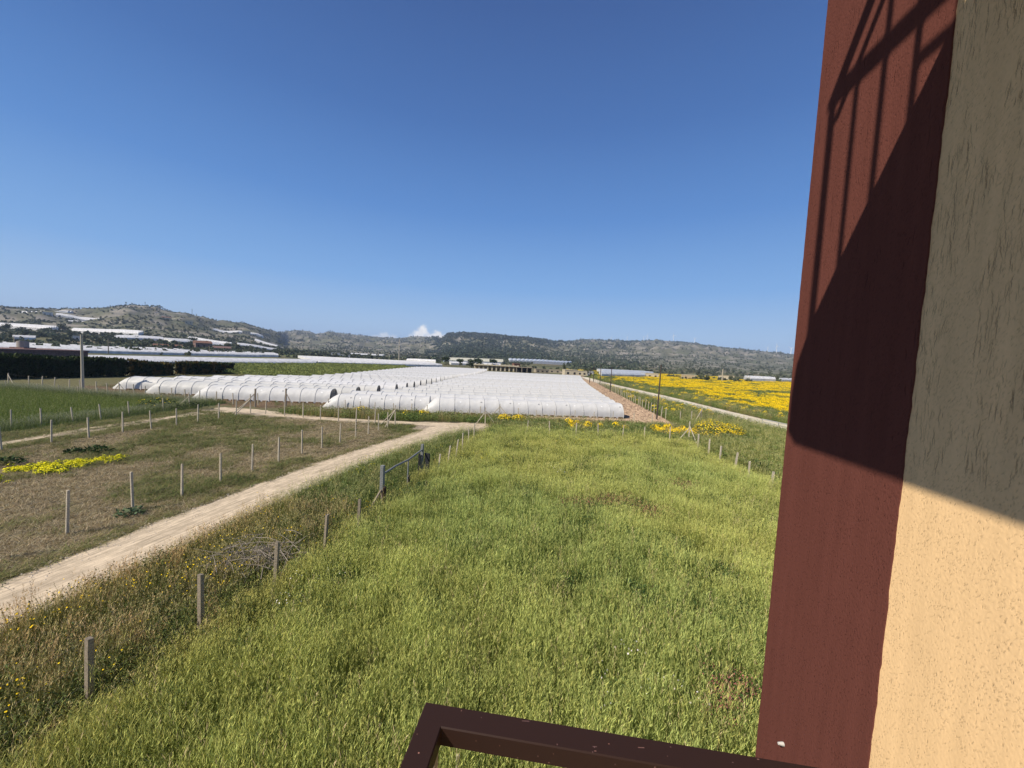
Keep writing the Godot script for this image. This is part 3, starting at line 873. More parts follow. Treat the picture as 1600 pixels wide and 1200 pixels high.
	fence("low stubby stakes along the back of the green plot", [[-64.1,-48.5],[-59.1,-47.7],[-56.3,-47.6],[-53.2,-46.9],[-50.3,-46.4],[-46.9,-45.9],[-42.0,-45.0]], 0.85, con, 0.04, 0, [], 0.08)
	fence("posts in the weeds before the front tunnel, left of the junction", [[-21.5,-45.0],[-19.4,-44.8],[-17.6,-44.6],[-15.8,-44.4],[-13.6,-44.3],[-11.5,-44.2],[-9.6,-43.9]], 1.15, con, 0.03, 0, [], 0.075)
	fence("row of posts in the weeds before the front tunnel, right of the junction", [[-3.4,-43.2],[-1.2,-43.0,1.8],[0.9,-43.2],[2.9,-42.9],[5.0,-43.1],[7.3,-43.5],[9.6,-43.9],[12.0,-44.6],[14.5,-44.9],[16.6,-44.8]], 1.35, con, 0.025, 0, [[-2.6,-42.9,-1.2,1.5,-43.0],[0.3,-42.6,-1.2,1.5,-43.0]], 0.085)
	var far := [[24.2,-48.6,2.1],[22.8,-48.2],[21.3,-48.0]]
	var z := -49.8
	while z > -150.0:
		far.append([20.2 + (-49.8 - z) * 0.112 + rng.randfn(0, 0.05), z])
		z -= 1.9 if z > -100.0 else 2.6
	fence("long run of posts beside the bare strip right of the tunnels", far, 1.5, con, 0.025, 1, [[22.8,-47.6,24.2,1.6,-48.6]], 0.09)
	# the gateway in the near fence: two steel posts of separate make joined by a bent pipe
	var g := thing("gate", "dark steel gate frame with a bent top pipe standing in the meadow fence", "gate", Vector3(-5.45, 0, -16.5), 0.0)
	var d := Vector3(0.7, 0, -4.4)
	var dn := d.normalized()
	var b := Basis(Vector3.UP, -0.155)
	var s := Shape.new()
	s.box(Vector3(0, 1.35, 0), Vector3(0.16, 1.15, 0.16), b, 0.012)
	part("post", s.mesh(), M.grey_paint, g)
	s = Shape.new()
	s.box(Vector3(0.02, 0.4, 0), Vector3(0.11, 0.9, 0.11), b, 0.02)
	part("stub_post", s.mesh(), M.old_concrete, g)
	s = Shape.new()
	s.box(Vector3(0.14, 0.62, 0.1), Vector3(0.05, 0.75, 0.24), b)
	part("hinge_plate", s.mesh(), M.rust, g)
	s = Shape.new()
	s.box(d + Vector3(0, 0.95, 0), Vector3(0.14, 1.95, 0.14), b, 0.012)
	part("post", s.mesh(), M.grey_paint, g)
	s = Shape.new()
	s.box(d + Vector3(0.30, 0.72, 0.06), Vector3(0.34, 1.45, 0.05), Basis(Vector3.UP, -0.5))
	part("folded_leaf", s.mesh(), M.dark_metal, g)
	s = Shape.new()
	s.box(d + Vector3(-0.12, 0.72, 0.14), Vector3(0.1, 1.4, 0.06), b)
	part("latch_bar", s.mesh(), M.dark_metal, g)
	s = Shape.new()
	s.smooth = true
	s.tube([Vector3(0.05, 1.55, -0.08), d * 0.28 + Vector3(0, 1.56, 0), d * 0.6 + Vector3(0, 1.5, 0), d + Vector3(0, 1.62, 0) - dn * 0.06], [0.045, 0.045, 0.045, 0.045], 8)
	part("top_pipe", s.mesh(), M.grey_paint, g)
	s = Shape.new()
	s.smooth = true
	s.tube([d * 0.6 + Vector3(0, 1.5, 0), d * 0.58 + Vector3(0.02, -0.1, 0)], [0.035, 0.035], 8)
	part("upright_bar", s.mesh(), M.grey_paint, g)
	s = Shape.new()
	s.box(d * 0.6 + Vector3(0.08, 0.5, 0.05), Vector3(0.05, 0.42, 0.16), b)
	part("hanging_plate", s.mesh(), M.dark_metal, g)
	s = Shape.new()
	s.smooth = true
	s.tube([Vector3(-0.38, -0.05, 0.75), Vector3(-0.02, 0.85, 0.08)], [0.05, 0.045], 7)
	part("prop", s.mesh(), M.old_concrete, g)
	# gateposts where the side track enters the tunnel field
	for k in 2:
		var p: Array = [[-28.9, -43.2], [-26.5, -45.0]][k]
		var gp := thing("gatepost", ["stout gatepost with a strut at the left of the tunnel field entrance", "stout gatepost with a strut at the right of the tunnel field entrance"][k], "gatepost", Vector3(p[0], 0, p[1]), 0.0, "gateposts of the tunnel field")
		part("post", post_mesh(2.1, 0.16), M.old_concrete, gp)
		s = Shape.new()
		s.smooth = true
		var sx := -1.3 if k == 0 else 1.2
		s.tube([Vector3(sx, -0.05, 0.5), Vector3(0, 1.6, 0)], [0.05, 0.045], 6)
		part("strut", s.mesh(), M.old_concrete, gp)
	pole("tall grey concrete pole with a small crossarm in front of the dark hedge", [-56.5, -50.4], 7.25, 0.17, M.concrete)
	pole("slender pole standing among the white greenhouses behind the hedge", [-189.0, -179.6], 7.2, 0.2, M.old_concrete)
	pole("slender pole by the farm trees at the edge of the left greenhouses", [-192.5, -243.8], 6.2, 0.2, M.old_concrete)
	pole("thin pole on the greenhouse roofs' edge at far left", [-262.0, -202.0], 5.5, 0.2, M.old_concrete, false)
	pole("tall pale pole with a lamp head rising from the middle greenhouses", [-88.0, -296.7], 18.0, 0.3, M.concrete)
	pole("nearest dark timber pole beside the track fence at right", [18.9, -49.4], 7.15, 0.105, M.dark_wood, false)
	pole("second timber pole along the track fence, by the bend", [24.3, -94.9], 6.3, 0.12, M.dark_wood, false)
	pole("third timber pole along the track fence, left of the far orchard wall", [29.3, -128.3], 6.7, 0.13, M.dark_wood, false)
	pole("farthest pole of the line beside the tunnels, near the pale house", [30.4, -144.1], 6.8, 0.13, M.dark_wood, false)
	pole("short thick pole next to the farthest pole of the tunnel line", [27.6, -137.0], 5.4, 0.15, M.dark_wood, false)
	pole("pale pylon behind the golden daisies at far right", [122.4, -224.7], 7.6, 0.35, M.concrete)

# ---------------------------------------------------------------- polytunnels and greenhouses
func tunnel(label: String, a: Vector2, b: Vector2, w: float, h: float, left: String, right: String, detail: int, group: String) -> void:
	var dirv := Vector3(b.x - a.x, 0, b.y - a.y)
	var length := dirv.length()
	dirv /= length
	var root := thing("polytunnel", label, "polytunnel", Vector3(a.x, 0, a.y), atan2(-dirv.z, dirv.x), group)
	var nb := maxi(2, int(round(length / 1.85)))
	var seg := 5 if detail > 0 else 2
	var arc := 14 if detail > 0 else 9
	var s := Shape.new()
	s.smooth = true
	var grid := []
	var off := rng.randf() * 500.0
	var sheet: Material = M.films[rng.randi() % 4]
	for k in nb * seg + 1:
		var x := length * k / (nb * seg)
		var f := float(k % seg) / seg
		var sag := 0.035 * sin(PI * f)
		var sh := 1.0
		if left == "taper" and x < 1.9: sh = 0.08 + 0.92 * pow(sin(PI * 0.5 * clampf((x + 0.1) / 2.0, 0.0, 1.0)), 0.8)
		if right == "taper" and x > length - 1.6: sh = 0.35 + 0.65 * sin(PI * 0.5 * (length - x) / 1.6)
		var row := []
		for j in arc + 1:
			var t := PI * j / arc
			var cx := signf(cos(t)) * pow(absf(cos(t)), 0.8)
			var cy := pow(sin(t), 0.72)
			var wr := 0.055 * n_rough.get_noise_2d(x * 110.0 + off, j * 100.0) * (1.0 if detail > 0 else 0.0)
			row.append(Vector3(x, maxf(cy * (h * sh - sag) + wr * cy, 0.0), cx * (w * 0.5 * lerpf(0.75, 1.0, sh) - sag * 0.5) + wr))
		grid.append(row)
	for k in grid.size():
		for j in arc + 1:
			var e: Vector3 = grid[mini(k + 1, grid.size() - 1)][j] - grid[maxi(k - 1, 0)][j]
			var f: Vector3 = grid[k][mini(j + 1, arc)] - grid[k][maxi(j - 1, 0)]
			var nn := f.cross(e).normalized()
			if nn.dot(grid[k][j] - Vector3(grid[k][j].x, 0.1, 0)) < 0.0: nn = -nn
			s.vert(grid[k][j], nn)
	for k in grid.size() - 1:
		for j in arc:
			var q := k * (arc + 1) + j
			s.i.append_array(PackedInt32Array([q, q + arc + 2, q + arc + 1, q, q + 1, q + arc + 2]))
	part("film", s.mesh(), sheet, root)
	for side in 2:
		var kind: String = [left, right][side]
		var row: Array = grid[0] if side == 0 else grid[grid.size() - 1]
		if kind == "flat" or kind == "taper":
			s = Shape.new()
			s.smooth = true
			var c := Vector3(row[0].x, 0.0, 0)
			for j in arc:
				if side == 1: s.tri(c, row[j], row[j + 1])
				else: s.tri(c, row[j + 1], row[j])
			part("end_sheet", s.mesh(), sheet, root)
		elif kind == "open":
			s = Shape.new()
			s.smooth = true
			for u in [-0.3, 0.3]:
				s.tube([Vector3(row[0].x - 0.05, 0, w * u), Vector3(row[0].x - 0.05, h * 0.86, w * u)], [0.03, 0.03], 5)
			s.tube([Vector3(row[0].x - 0.05, h * 0.62, -w * 0.42), Vector3(row[0].x - 0.05, h * 0.62, w * 0.42)], [0.025, 0.025], 5)
			part("end_frame", s.mesh(), M.dark_metal, root)
			s = Shape.new()
			s.smooth = true
			var c := Vector3(row[0].x - 1.2, 0.0, 0)
			for j in arc: s.tri(c, row[j] * Vector3(1, 0.94, 0.94) - Vector3(1.2, 0, 0), row[j + 1] * Vector3(1, 0.94, 0.94) - Vector3(1.2, 0, 0))
			part("shade_sheet", s.mesh(), M.tunnel_shade, root)  # dark sheet across the tunnel, standing in for its shaded interior
	# hoops: one under every joint of the film
	var all := Shape.new()
	all.smooth = true
	for k in nb + 1:
		var row: Array = grid[k * seg]
		var line := []
		var rad := []
		for j in arc + 1:
			line.append(Vector3(row[j].x, row[j].y * 1.006 + 0.004, row[j].z * 1.006))
			rad.append(0.03 if detail > 0 else 0.035)
		if detail > 0:
			var hs := Shape.new()
			hs.smooth = true
			hs.tube(line, rad, 5, false)
			part("hoop", hs.mesh(), M.hoop, root)
		else: all.tube(line, rad, 3, false)
	if detail == 0:
		var hp := part("hoops", all.mesh(), M.hoop, root)
		hp.set_meta("kind", "stuff")
	if detail > 1:
		for k in nb:
			if rng.randf() < 0.15: continue
			var j := arc - 4 if arc > 6 else arc - 1
			var row: Array = grid[k * seg + (seg / 2 if k % 2 == 0 else seg - 1)]
			var p: Vector3 = (row[3] + row[4]) * 0.5
			if p.z < 0: p = (row[arc - 3] + row[arc - 4]) * 0.5
			var vs := Shape.new()
			var nrm := Vector3(0, p.y * 0.4, p.z).normalized()
			vs.smooth = true
			disc(vs, p + nrm * 0.02, nrm, 0.12, Color.WHITE, 10)
			part("vent", vs.mesh(), M.vent if k % 2 == 1 else M.vent_pale, root)
	if detail > 0:
		s = Shape.new()
		var prev := Vector3.ZERO
		s.smooth = true
		for k in nb * 2:
			var x := length * (k + 0.5) / (nb * 2)
			if left == "taper" and x < 2.0: continue
			var wd := length / (nb * 2) * 0.62
			s.box(Vector3(x, 0.06, w * 0.5 + 0.07), Vector3(wd, 0.14 + rng.randf() * 0.08, 0.2), Basis(Vector3.UP, rng.randfn(0, 0.1)))
		part("soil_skirt", s.mesh(), M.soil_clod, root)

func greenhouse(label: String, nl: Vector2, nr: Vector2, fr: Vector2, fl: Vector2, h: float, spans: int, along := true, mat: Material = null, group := "far white greenhouses") -> void:
	# spans lie one behind the other (along) or side by side; the roof follows the ground
	var root := thing("greenhouse", label, "greenhouse", Vector3(nl.x, 0, nl.y), 0.0, group)
	var o := Vector3(nl.x, 0, nl.y)
	var s := Shape.new()
	s.smooth = true
	var cols := 10
	var arc := 5
	var rise := (0.40 if along else 0.22) * h
	var P := func(u: float, v: float) -> Vector3:
		var p := nl.lerp(nr, u).lerp(fl.lerp(fr, u), v)
		return Vector3(p.x, ground_y(p.x, p.y), p.y)
	for k in spans:
		for j in arc:
			for q in cols:
				var t0 := (k + float(j) / arc) / spans
				var t1 := (k + float(j + 1) / arc) / spans
				var y0 := h - rise + rise * sin(PI * j / arc)
				var y1 := h - rise + rise * sin(PI * (j + 1) / arc)
				var u0 := float(q) / cols
				var u1 := float(q + 1) / cols
				var a: Vector3; var b: Vector3; var c: Vector3; var d: Vector3
				if along:
					a = P.call(u0, t0) + Vector3(0, y0, 0); b = P.call(u0, t1) + Vector3(0, y1, 0); c = P.call(u1, t1) + Vector3(0, y1, 0); d = P.call(u1, t0) + Vector3(0, y0, 0)
				else:
					a = P.call(t0, u0) + Vector3(0, y0, 0); b = P.call(t0, u1) + Vector3(0, y0, 0); c = P.call(t1, u1) + Vector3(0, y1, 0); d = P.call(t1, u0) + Vector3(0, y1, 0)
				s.quad(a - o, b - o, c - o, d - o)
	part("roof", s.mesh(), M.film_far if mat == null else mat, root)
	s = Shape.new()
	s.smooth = true
	for e in 4:
		for k in (spans if ((e % 2 == 0) != along) else 8):
			var nseg := spans if ((e % 2 == 0) != along) else 8
			for j in arc:
				var t0 := (k + float(j) / arc) / nseg
				var t1 := (k + float(j + 1) / arc) / nseg
				var y0 := h - rise
				var y1 := h - rise
				if (e % 2 == 0) != along:
					y0 += rise * sin(PI * j / arc); y1 += rise * sin(PI * (j + 1) / arc)
				var a: Vector3; var b: Vector3
				match e:
					0: a = P.call(t0, 0.0); b = P.call(t1, 0.0)
					1: a = P.call(1.0, t0); b = P.call(1.0, t1)
					2: a = P.call(1.0 - t0, 1.0); b = P.call(1.0 - t1, 1.0)
					3: a = P.call(0.0, 1.0 - t0); b = P.call(0.0, 1.0 - t1)
				s.quad(a - o + Vector3(0, y0, 0), b - o + Vector3(0, y1, 0), b - o - Vector3(0, 0.5, 0), a - o - Vector3(0, 0.5, 0))
	part("wall", s.mesh(), M.film_wall, root)

func build_tunnels() -> void:
	var gB := "polytunnels right of the grassy lane"
	var gA := "polytunnels left of the grassy lane"
	tunnel("front tunnel on the right, its round vents facing the meadow", Vector2(-10.6, -47.1), Vector2(14.3, -51.0), 3.6, 1.78, "taper", "flat", 2, gB)
	tunnel("short front tunnel with a tied left end, left of the vented front tunnel", Vector2(-22.3, -46.2), Vector2(-10.2, -48.1), 3.5, 1.7, "taper", "flat", 2, gB)
	for k in range(1, 25):
		var zr := -47.2 - 4.45 * k
		var xl := lerp_tab([50, 58, 66, 100, 133, 190], [-21.5, -17.6, -15.4, -14.2, -10.4, -9.6], -zr)
		var xr := lerp_tab([51, 66, 90, 121, 158], [14.2, 15.5, 18.1, 22.2, 28.0], -zr + 0.155 * 25.0)
		tunnel("%s tunnel back in the right-hand block" % ORD[k], Vector2(xl, zr - 0.155 * (xl + 10.0)), Vector2(xr, zr - 0.155 * (xr + 10.0)), 3.5, 1.75, "flat", "flat", 1 if k < 3 else 0, gB)
	for k in 33:
		var zr := -51.0 - 4.25 * k
		var xr := lerp_tab([51, 65, 103, 133, 195], [-23.6, -18.9, -17.2, -13.4, -12.6], -zr)
		var xl := lerp_tab([51, 55.2, 59.5, 63.7, 72, 80, 92, 140, 172, 190], [-39.5, -48.0, -55.5, -53.0, -49.5, -40.5, -39.5, -41.5, -42.0, -34.0], -zr)
		var lab := "%s tunnel back in the left-hand block" % ORD[k]
		if k == 0: lab = "nearest tunnel of the left-hand block, with a rounded left end and open hooped right end"
		tunnel(lab, Vector2(xl, zr - 0.155 * (xl + 22.7)), Vector2(xr, zr - 0.155 * (xr + 22.7)), 3.5, 1.75, "taper" if k < 6 else "flat", "open", (2 if k == 0 else 1) if k < 4 else 0, gA)
	greenhouse("long white greenhouse roofs behind the brown farm wall at left", Vector2(-206, -148), Vector2(-170, -258), Vector2(-205, -306), Vector2(-284, -198), 2.1, 15)
	greenhouse("row of low white arched tunnels just behind the hedge", Vector2(-108, -97), Vector2(-88, -172), Vector2(-106, -212), Vector2(-133, -118), 1.75, 8)
	greenhouse("broad sheet of white tunnels behind the leafy crop", Vector2(-92, -182), Vector2(-44, -240), Vector2(-72, -315), Vector2(-165, -295), 1.9, 26)
	greenhouse("white greenhouse cluster on the lower slope at far left", Vector2(-622, -456), Vector2(-552, -457), Vector2(-596, -506), Vector2(-660, -492), 5.0, 5)
	greenhouse("white greenhouse cluster on the slope right of the left-edge cluster", Vector2(-530, -462), Vector2(-448, -460), Vector2(-480, -500), Vector2(-566, -496), 4.5, 5)
	greenhouse("narrow white greenhouse below the slope, right of the tall grey pole", Vector2(-383, -370), Vector2(-372, -410), Vector2(-400, -440), Vector2(-415, -400), 3.2, 4)
	greenhouse("white greenhouse in the trees behind the farm cluster", Vector2(-340, -384), Vector2(-322, -428), Vector2(-352, -460), Vector2(-372, -410), 4.2, 5)
	greenhouse("thin white greenhouse above the farm trees", Vector2(-420, -497), Vector2(-362, -492), Vector2(-380, -520), Vector2(-438, -522), 3.6, 3)
	greenhouse("white greenhouse at the right of the farm trees", Vector2(-345, -484), Vector2(-322, -526), Vector2(-345, -560), Vector2(-372, -518), 4.0, 4)
	greenhouse("small high white greenhouse on the hillside above the farm trees", Vector2(-494, -735), Vector2(-452, -735), Vector2(-470, -770), Vector2(-512, -765), 5.0, 3)
	greenhouse("white greenhouse strip left of the dark copse", Vector2(-184, -250), Vector2(-172, -282), Vector2(-215, -345), Vector2(-232, -312), 2.6, 8)
	greenhouse("thin white greenhouse beyond the copse in the middle distance", Vector2(-241, -570), Vector2(-202, -596), Vector2(-214, -640), Vector2(-256, -612), 4.2, 4)
	greenhouse("small bright greenhouse at the foot of the olive terraces", Vector2(-97, -350), Vector2(-68, -338), Vector2(-76, -378), Vector2(-94, -382), 3.2, 5)
	greenhouse("cream greenhouse roof left of the seam, below the pine hill", Vector2(-80, -440), Vector2(-42, -455), Vector2(-52, -560), Vector2(-92, -545), 4.0, 3, true, M.film_cream)
	greenhouse("cream greenhouse roof right of the seam, below the pine hill", Vector2(-40, -456), Vector2(-12, -470), Vector2(-15, -575), Vector2(-50, -560), 4.0, 3, true, M.film_cream)
	greenhouse("white greenhouse in front of the cream roofs", Vector2(-52, -324), Vector2(-11, -345), Vector2(-13, -378), Vector2(-60, -362), 2.6, 4)
	greenhouse("blue-white ribbed greenhouses right of the cream roofs", Vector2(-5, -545), Vector2(82, -585), Vector2(105, -690), Vector2(-8, -640), 4.2, 16, false, M.film_blue)
	greenhouse("blue-white greenhouse behind the track poles at right", Vector2(47, -203), Vector2(78, -226), Vector2(90, -270), Vector2(56, -250), 2.8, 9, true, M.film_blue)
	greenhouse("upper blue-white greenhouse behind the track poles", Vector2(64, -270), Vector2(112, -306), Vector2(118, -350), Vector2(72, -330), 3.0, 9, true, M.film_blue)
	greenhouse("bright white shed roof beyond the golden daisies", Vector2(162, -262), Vector2(186, -272), Vector2(200, -300), Vector2(174, -290), 4.0, 3)
	greenhouse("white greenhouse at the very edge of the maroon wall", Vector2(199, -284), Vector2(240, -318), Vector2(262, -350), Vector2(220, -318), 3.2, 4)
	greenhouse("narrow white strip of greenhouse high on the left slope", Vector2(-364, -280), Vector2(-360, -290), Vector2(-372, -300), Vector2(-376, -289), 3.2, 2)
	for k in 4:
		var p: Array = [[-1002, -779], [-893, -752], [-668, -856], [-825, -713]][k]
		greenhouse(["long pale roof high on the left hill, left one", "long pale roof high on the left hill, right one", "long pale strip of roofs across the left hill", "short pale roof below the long pale roofs on the left hill"][k], Vector2(p[0], p[1]), Vector2(p[0] + 78, p[1] - 20 - 12 * k), Vector2(p[0] + 75, p[1] - 34 - 12 * k), Vector2(p[0] - 6, p[1] - 14), 6.0, 2)

# ---------------------------------------------------------------- hedges, trees, buildings, turbines
func hedge(label: String, a: Vector2, b: Vector2, h0: float, h1: float, w: float, warm: bool) -> void:
	var root := thing("hedge", label, "hedge", Vector3(a.x, 0, a.y), 0.0, "clipped cypress hedges")
	var d := Vector3(b.x - a.x, 0, b.y - a.y)
	var len := d.length()
	d /= len
	var side := Vector3(-d.z, 0, d.x)
	var s := Shape.new()
	var n := int(len * 620)
	for k in n:
		var u := rng.randf()
		var h := lerpf(h0, h1, u) * (1.0 + 0.10 * n_mid.get_noise_2d(u * len * 2.2, a.x) + 0.05 * n_rough.get_noise_2d(u * len * 90.0, 3.0))
		var v := rng.randf()
		var p := d * (u * len) + Vector3(0, h * pow(v, 0.85) - 0.15, 0)
		var face := 1.0 if rng.randf() < 0.6 else -1.0
		p += side * face * w * (0.5 + 0.12 * n_mid.get_noise_2d(u * len * 3.0, v * 12.0)) * (1.0 - 0.35 * pow(v, 4.0)) * sqrt(rng.randf_range(0.75, 1.0))
		if v > 0.9: p += side * rng.randf_range(-0.5, 0.5) * w * 0.8
		var up := Vector3(rng.randfn(0, 0.5), 1.0, rng.randfn(0, 0.5)).normalized()
		var l := rng.randf_range(0.3, 0.7)
		var c := Color(0.026, 0.040, 0.016)
		if v > 0.82: c = Color(0.045, 0.062, 0.02)
		if warm and n_mid.get_noise_2d(u * len * 2.5, 40.0 + v * 8.0) > 0.12: c = Color(0.11, 0.075, 0.022)
		diamond(s, p, up, l, l * 0.55, jitter(c, 0.3))
	part("foliage", s.mesh(), M.leaf_dense, root)
	s = Shape.new()
	s.smooth = true
	var k := 0.8
	while k < len:
		s.tube([d * k + Vector3(0, -0.1, 0), d * k + Vector3(rng.randfn(0, 0.05), h1 * 0.85, 0)], [0.09, 0.04], 5)
		k += 1.3
	part("trunks", s.mesh(), M.bark, root).set_meta("kind", "stuff")

func make_tree(label: String, h: float, crown_w: float, crown_h: float, c: Color, group: String) -> Node3D:
	var root := thing("tree", label, "tree", Vector3.ZERO, 0.0, group)
	var s := Shape.new()
	s.smooth = true
	var th := h - crown_h * 0.55
	s.tube([Vector3(0, -0.4, 0), Vector3(0.06, th * 0.5, 0.03), Vector3(0, th, 0)], [0.24, 0.18, 0.13], 7)
	for k in 4:
		var t := TAU * k / 4.0 + rng.randf()
		s.tube([Vector3(0, th * 0.85, 0), Vector3(cos(t) * crown_w * 0.3, th + crown_h * 0.25, sin(t) * crown_w * 0.3)], [0.1, 0.04], 5)
	part("trunk", s.mesh(), M.bark, root)
	s = Shape.new()
	var lobes := []
	for k in 9:
		var t := rng.randf() * TAU
		var rr := crown_w * 0.32 * sqrt(rng.randf())
		lobes.append([Vector3(cos(t) * rr, h - crown_h * (0.5 + 0.26 * rng.randfn(0, 0.6)), sin(t) * rr), rng.randf_range(0.18, 0.27)])
	for k in 620:
		var lb: Array = lobes[rng.randi() % lobes.size()]
		var v := Vector3(rng.randfn(0, 1), rng.randfn(0, 1), rng.randfn(0, 1)).normalized() * pow(rng.randf(), 0.35)
		var p: Vector3 = lb[0] + Vector3(v.x * crown_w * lb[1], v.y * crown_h * lb[1] * 1.15, v.z * crown_w * lb[1])
		var out := (v + Vector3(rng.randfn(0, 0.6), rng.randfn(0, 0.6), rng.randfn(0, 0.6))).normalized()
		diamond(s, p, out, crown_w * rng.randf_range(0.08, 0.15), crown_w * 0.08, jitter(c, 0.35))
	part("crown", s.mesh(), M.leaf_dense, root)
	return root

func build_trees() -> void:
	hedge("long dark cypress hedge at the left edge before the brown farm wall", Vector2(-82, -48), Vector2(-73.9, -72.5), 3.9, 3.2, 2.4, false)
	hedge("short dark hedge section right of the tall grey pole with brownish tips", Vector2(-73.8, -73.4), Vector2(-72.4, -81.0), 3.0, 2.3, 2.2, true)
	hedge("flat-topped dark hedge ending beside the leafy crop", Vector2(-72.0, -83.0), Vector2(-69.6, -94.5), 2.75, 2.35, 2.3, true)
	var gP := "umbrella-shaped trees behind the tunnels"
	var t0 := make_tree("dark umbrella pine left of the tree pair, behind the tunnels", 6.6, 7.6, 3.4, Color(0.035, 0.055, 0.02), gP)
	t0.position = Vector3(-50.8, ground_y(-50.8, -292.5), -292.5)
	var more := [["dark umbrella pine with a leaning crown before the white greenhouse", -40.6, -292.9, 0.85], ["dark round tree behind the dark bush pair, left", -30.0, -330.0, 1.0], ["dark round tree behind the dark bush pair, right", -17.8, -340.0, 1.0]]
	for m in more: copy_of(t0, m[0], Vector3(m[1], ground_y(m[1], m[2]), m[2]), rng.randf() * TAU, Vector3.ONE * float(m[3]))
	var t1 := make_tree("near-black bushy tree at the lane's far end, taller left one of a pair", 6.6, 6.0, 5.4, Color(0.028, 0.045, 0.018), "bushy trees at the end of the lane")
	t1.position = Vector3(-26.2, 0, -243.0)
	copy_of(t1, "near-black bushy tree at the lane's far end, lower right one of a pair", Vector3(-20.8, 0, -238.0), 2.0, Vector3(1.0, 0.85, 1.0))
	var gF := "trees round the farms on the plain"
	var t2 := make_tree("grey-green tree beside the red-roofed farm house", 7.0, 7.0, 5.4, Color(0.075, 0.092, 0.05), gF)
	t2.position = Vector3(-300, ground_y(-300, -376), -376)
	var labs := ["tree left of the farm cluster under the left hill", "taller tree behind the farm cluster", "round tree at the right of the farm cluster", "tree behind the pale farm shed", "lone dark tree at the greenhouse corner", "leftmost tree of the dark copse in mid picture", "second tree of the dark copse in mid picture", "third tree of the dark copse in mid picture", "fourth tree of the dark copse in mid picture", "rightmost tree of the dark copse in mid picture", "dark tree beside the pale house at the end of the tunnels", "tree beyond the pale house toward the track poles", "tree behind the golden daisies, left of the pylon", "tree behind the golden daisies, right of the pylon", "tree in the hedge line before the far shed", "tree at the left edge under the white greenhouse cluster", "tree below the slope greenhouses, nearer the left edge", "tree below the slope greenhouses, between them", "tree between the two slope greenhouse clusters", "tree above the long white greenhouse roofs", "tree by the narrow white greenhouse", "tree at the right end of the farm trees"]
	var sp := [[-262, -312, .8], [-338, -405, 1.0], [-266, -350, .9], [-303, -409, 1.0], [-186, -262, .75], [-250, -440, .95], [-238, -436, .9], [-226, -440, 1.05], [-216, -444, .85], [-205, -450, .8], [41, -217, .55], [46, -231, .6], [113, -223, .55], [140, -247, .6], [150, -246, .5], [-556, -422, 1.2], [-436, -344, .9], [-416, -338, .9], [-540, -462, 1.3], [-394, -342, .8], [-400, -385, .8], [-276, -385, .9]]
	for k in sp.size(): copy_of(t2, labs[k], Vector3(sp[k][0], ground_y(sp[k][0], sp[k][1]), sp[k][1]), rng.randf() * TAU, Vector3(1.0, rng.randf_range(0.8, 1.15), 1.0) * float(sp[k][2]))
	copy_of(t2, "tall narrow conifer standing behind the ruined walls", Vector3(31.5, 0, -236.0), 1.0, Vector3(0.34, 1.0, 0.34))
	var stake := thing("stake", "lone thin grey stake in the oats, seen through the railing corner", "stake", Vector3(-0.53, 0, -5.44), 0.3)
	part("shaft", post_mesh(0.82, 0.05), M.concrete, stake)
	# hedgerow scrub across the plain
	var scrub := Crowd.new([far_crown(1.0), far_crown(0.8)])
	var lines := [[-600, -430, -380, -330, 3.0], [-560, -452, -440, -440, 3.2], [-420, -380, -300, -330, 3.0], [-360, -330, -262, -330, 3.2], [-300, -320, -200, -300, 2.6], [-330, -420, -250, -470, 3.4], [-262, -430, -150, -440, 4.0], [-200, -270, -165, -300, 2.6], [-330, -540, -210, -560, 4.0], [-150, -430, -60, -420, 2.6], [-60, -318, -8, -345, 1.8], [0, -330, 80, -340, 3.0], [28, -240, 60, -270, 2.0], [90, -260, 190, -300, 2.6], [100, -226, 160, -250, 2.2], [20, -205, 40, -215, 1.2], [190, -280, 300, -360, 2.6], [-500, -560, -300, -600, 4.0], [-450, -470, -360, -470, 3.6]]
	for l in lines:
		var n := int(Vector2(l[0] - l[2], l[1] - l[3]).length() / 3.0)
		for k in n:
			var t := rng.randf()
			if n_mid.get_noise_2d(t * 60.0, l[0]) < -0.25: continue
			var x: float = lerpf(l[0], l[2], t) + rng.randfn(0, 2.5)
			var z: float = lerpf(l[1], l[3], t) + rng.randfn(0, 2.5)
			var k2: float = l[4] * rng.randf_range(0.6, 1.3)
			scrub.put(rng.randi() % 2, Vector3(x, ground_y(x, z) - 0.2, z), rng.randf() * TAU, k2, k2, g3(rng.randf_range(0.8, 1.3)))
	plant(scrub, "hedgerow_scrub", "scrub", M.leaf, "lines of scrub and hedgerow between the far greenhouses", "scrub")
	# olive rows on the terraces
	var olive := Crowd.new([far_crown(0.9)])
	for r in 9:
		for k in 26:
			var x := -112.0 + k * 5.2 + r * 3.0
			var z := -470.0 - r * 26.0
			olive.put(0, Vector3(x, ground_y(x, z) - 0.2, z), rng.randf() * TAU, 2.6, 2.8, Color(1.1, 1.1, 1.2))
	plant(olive, "olive_rows", "bush", M.leaf, "dotted rows of olive trees on the terraced slope in mid picture", "olive grove")
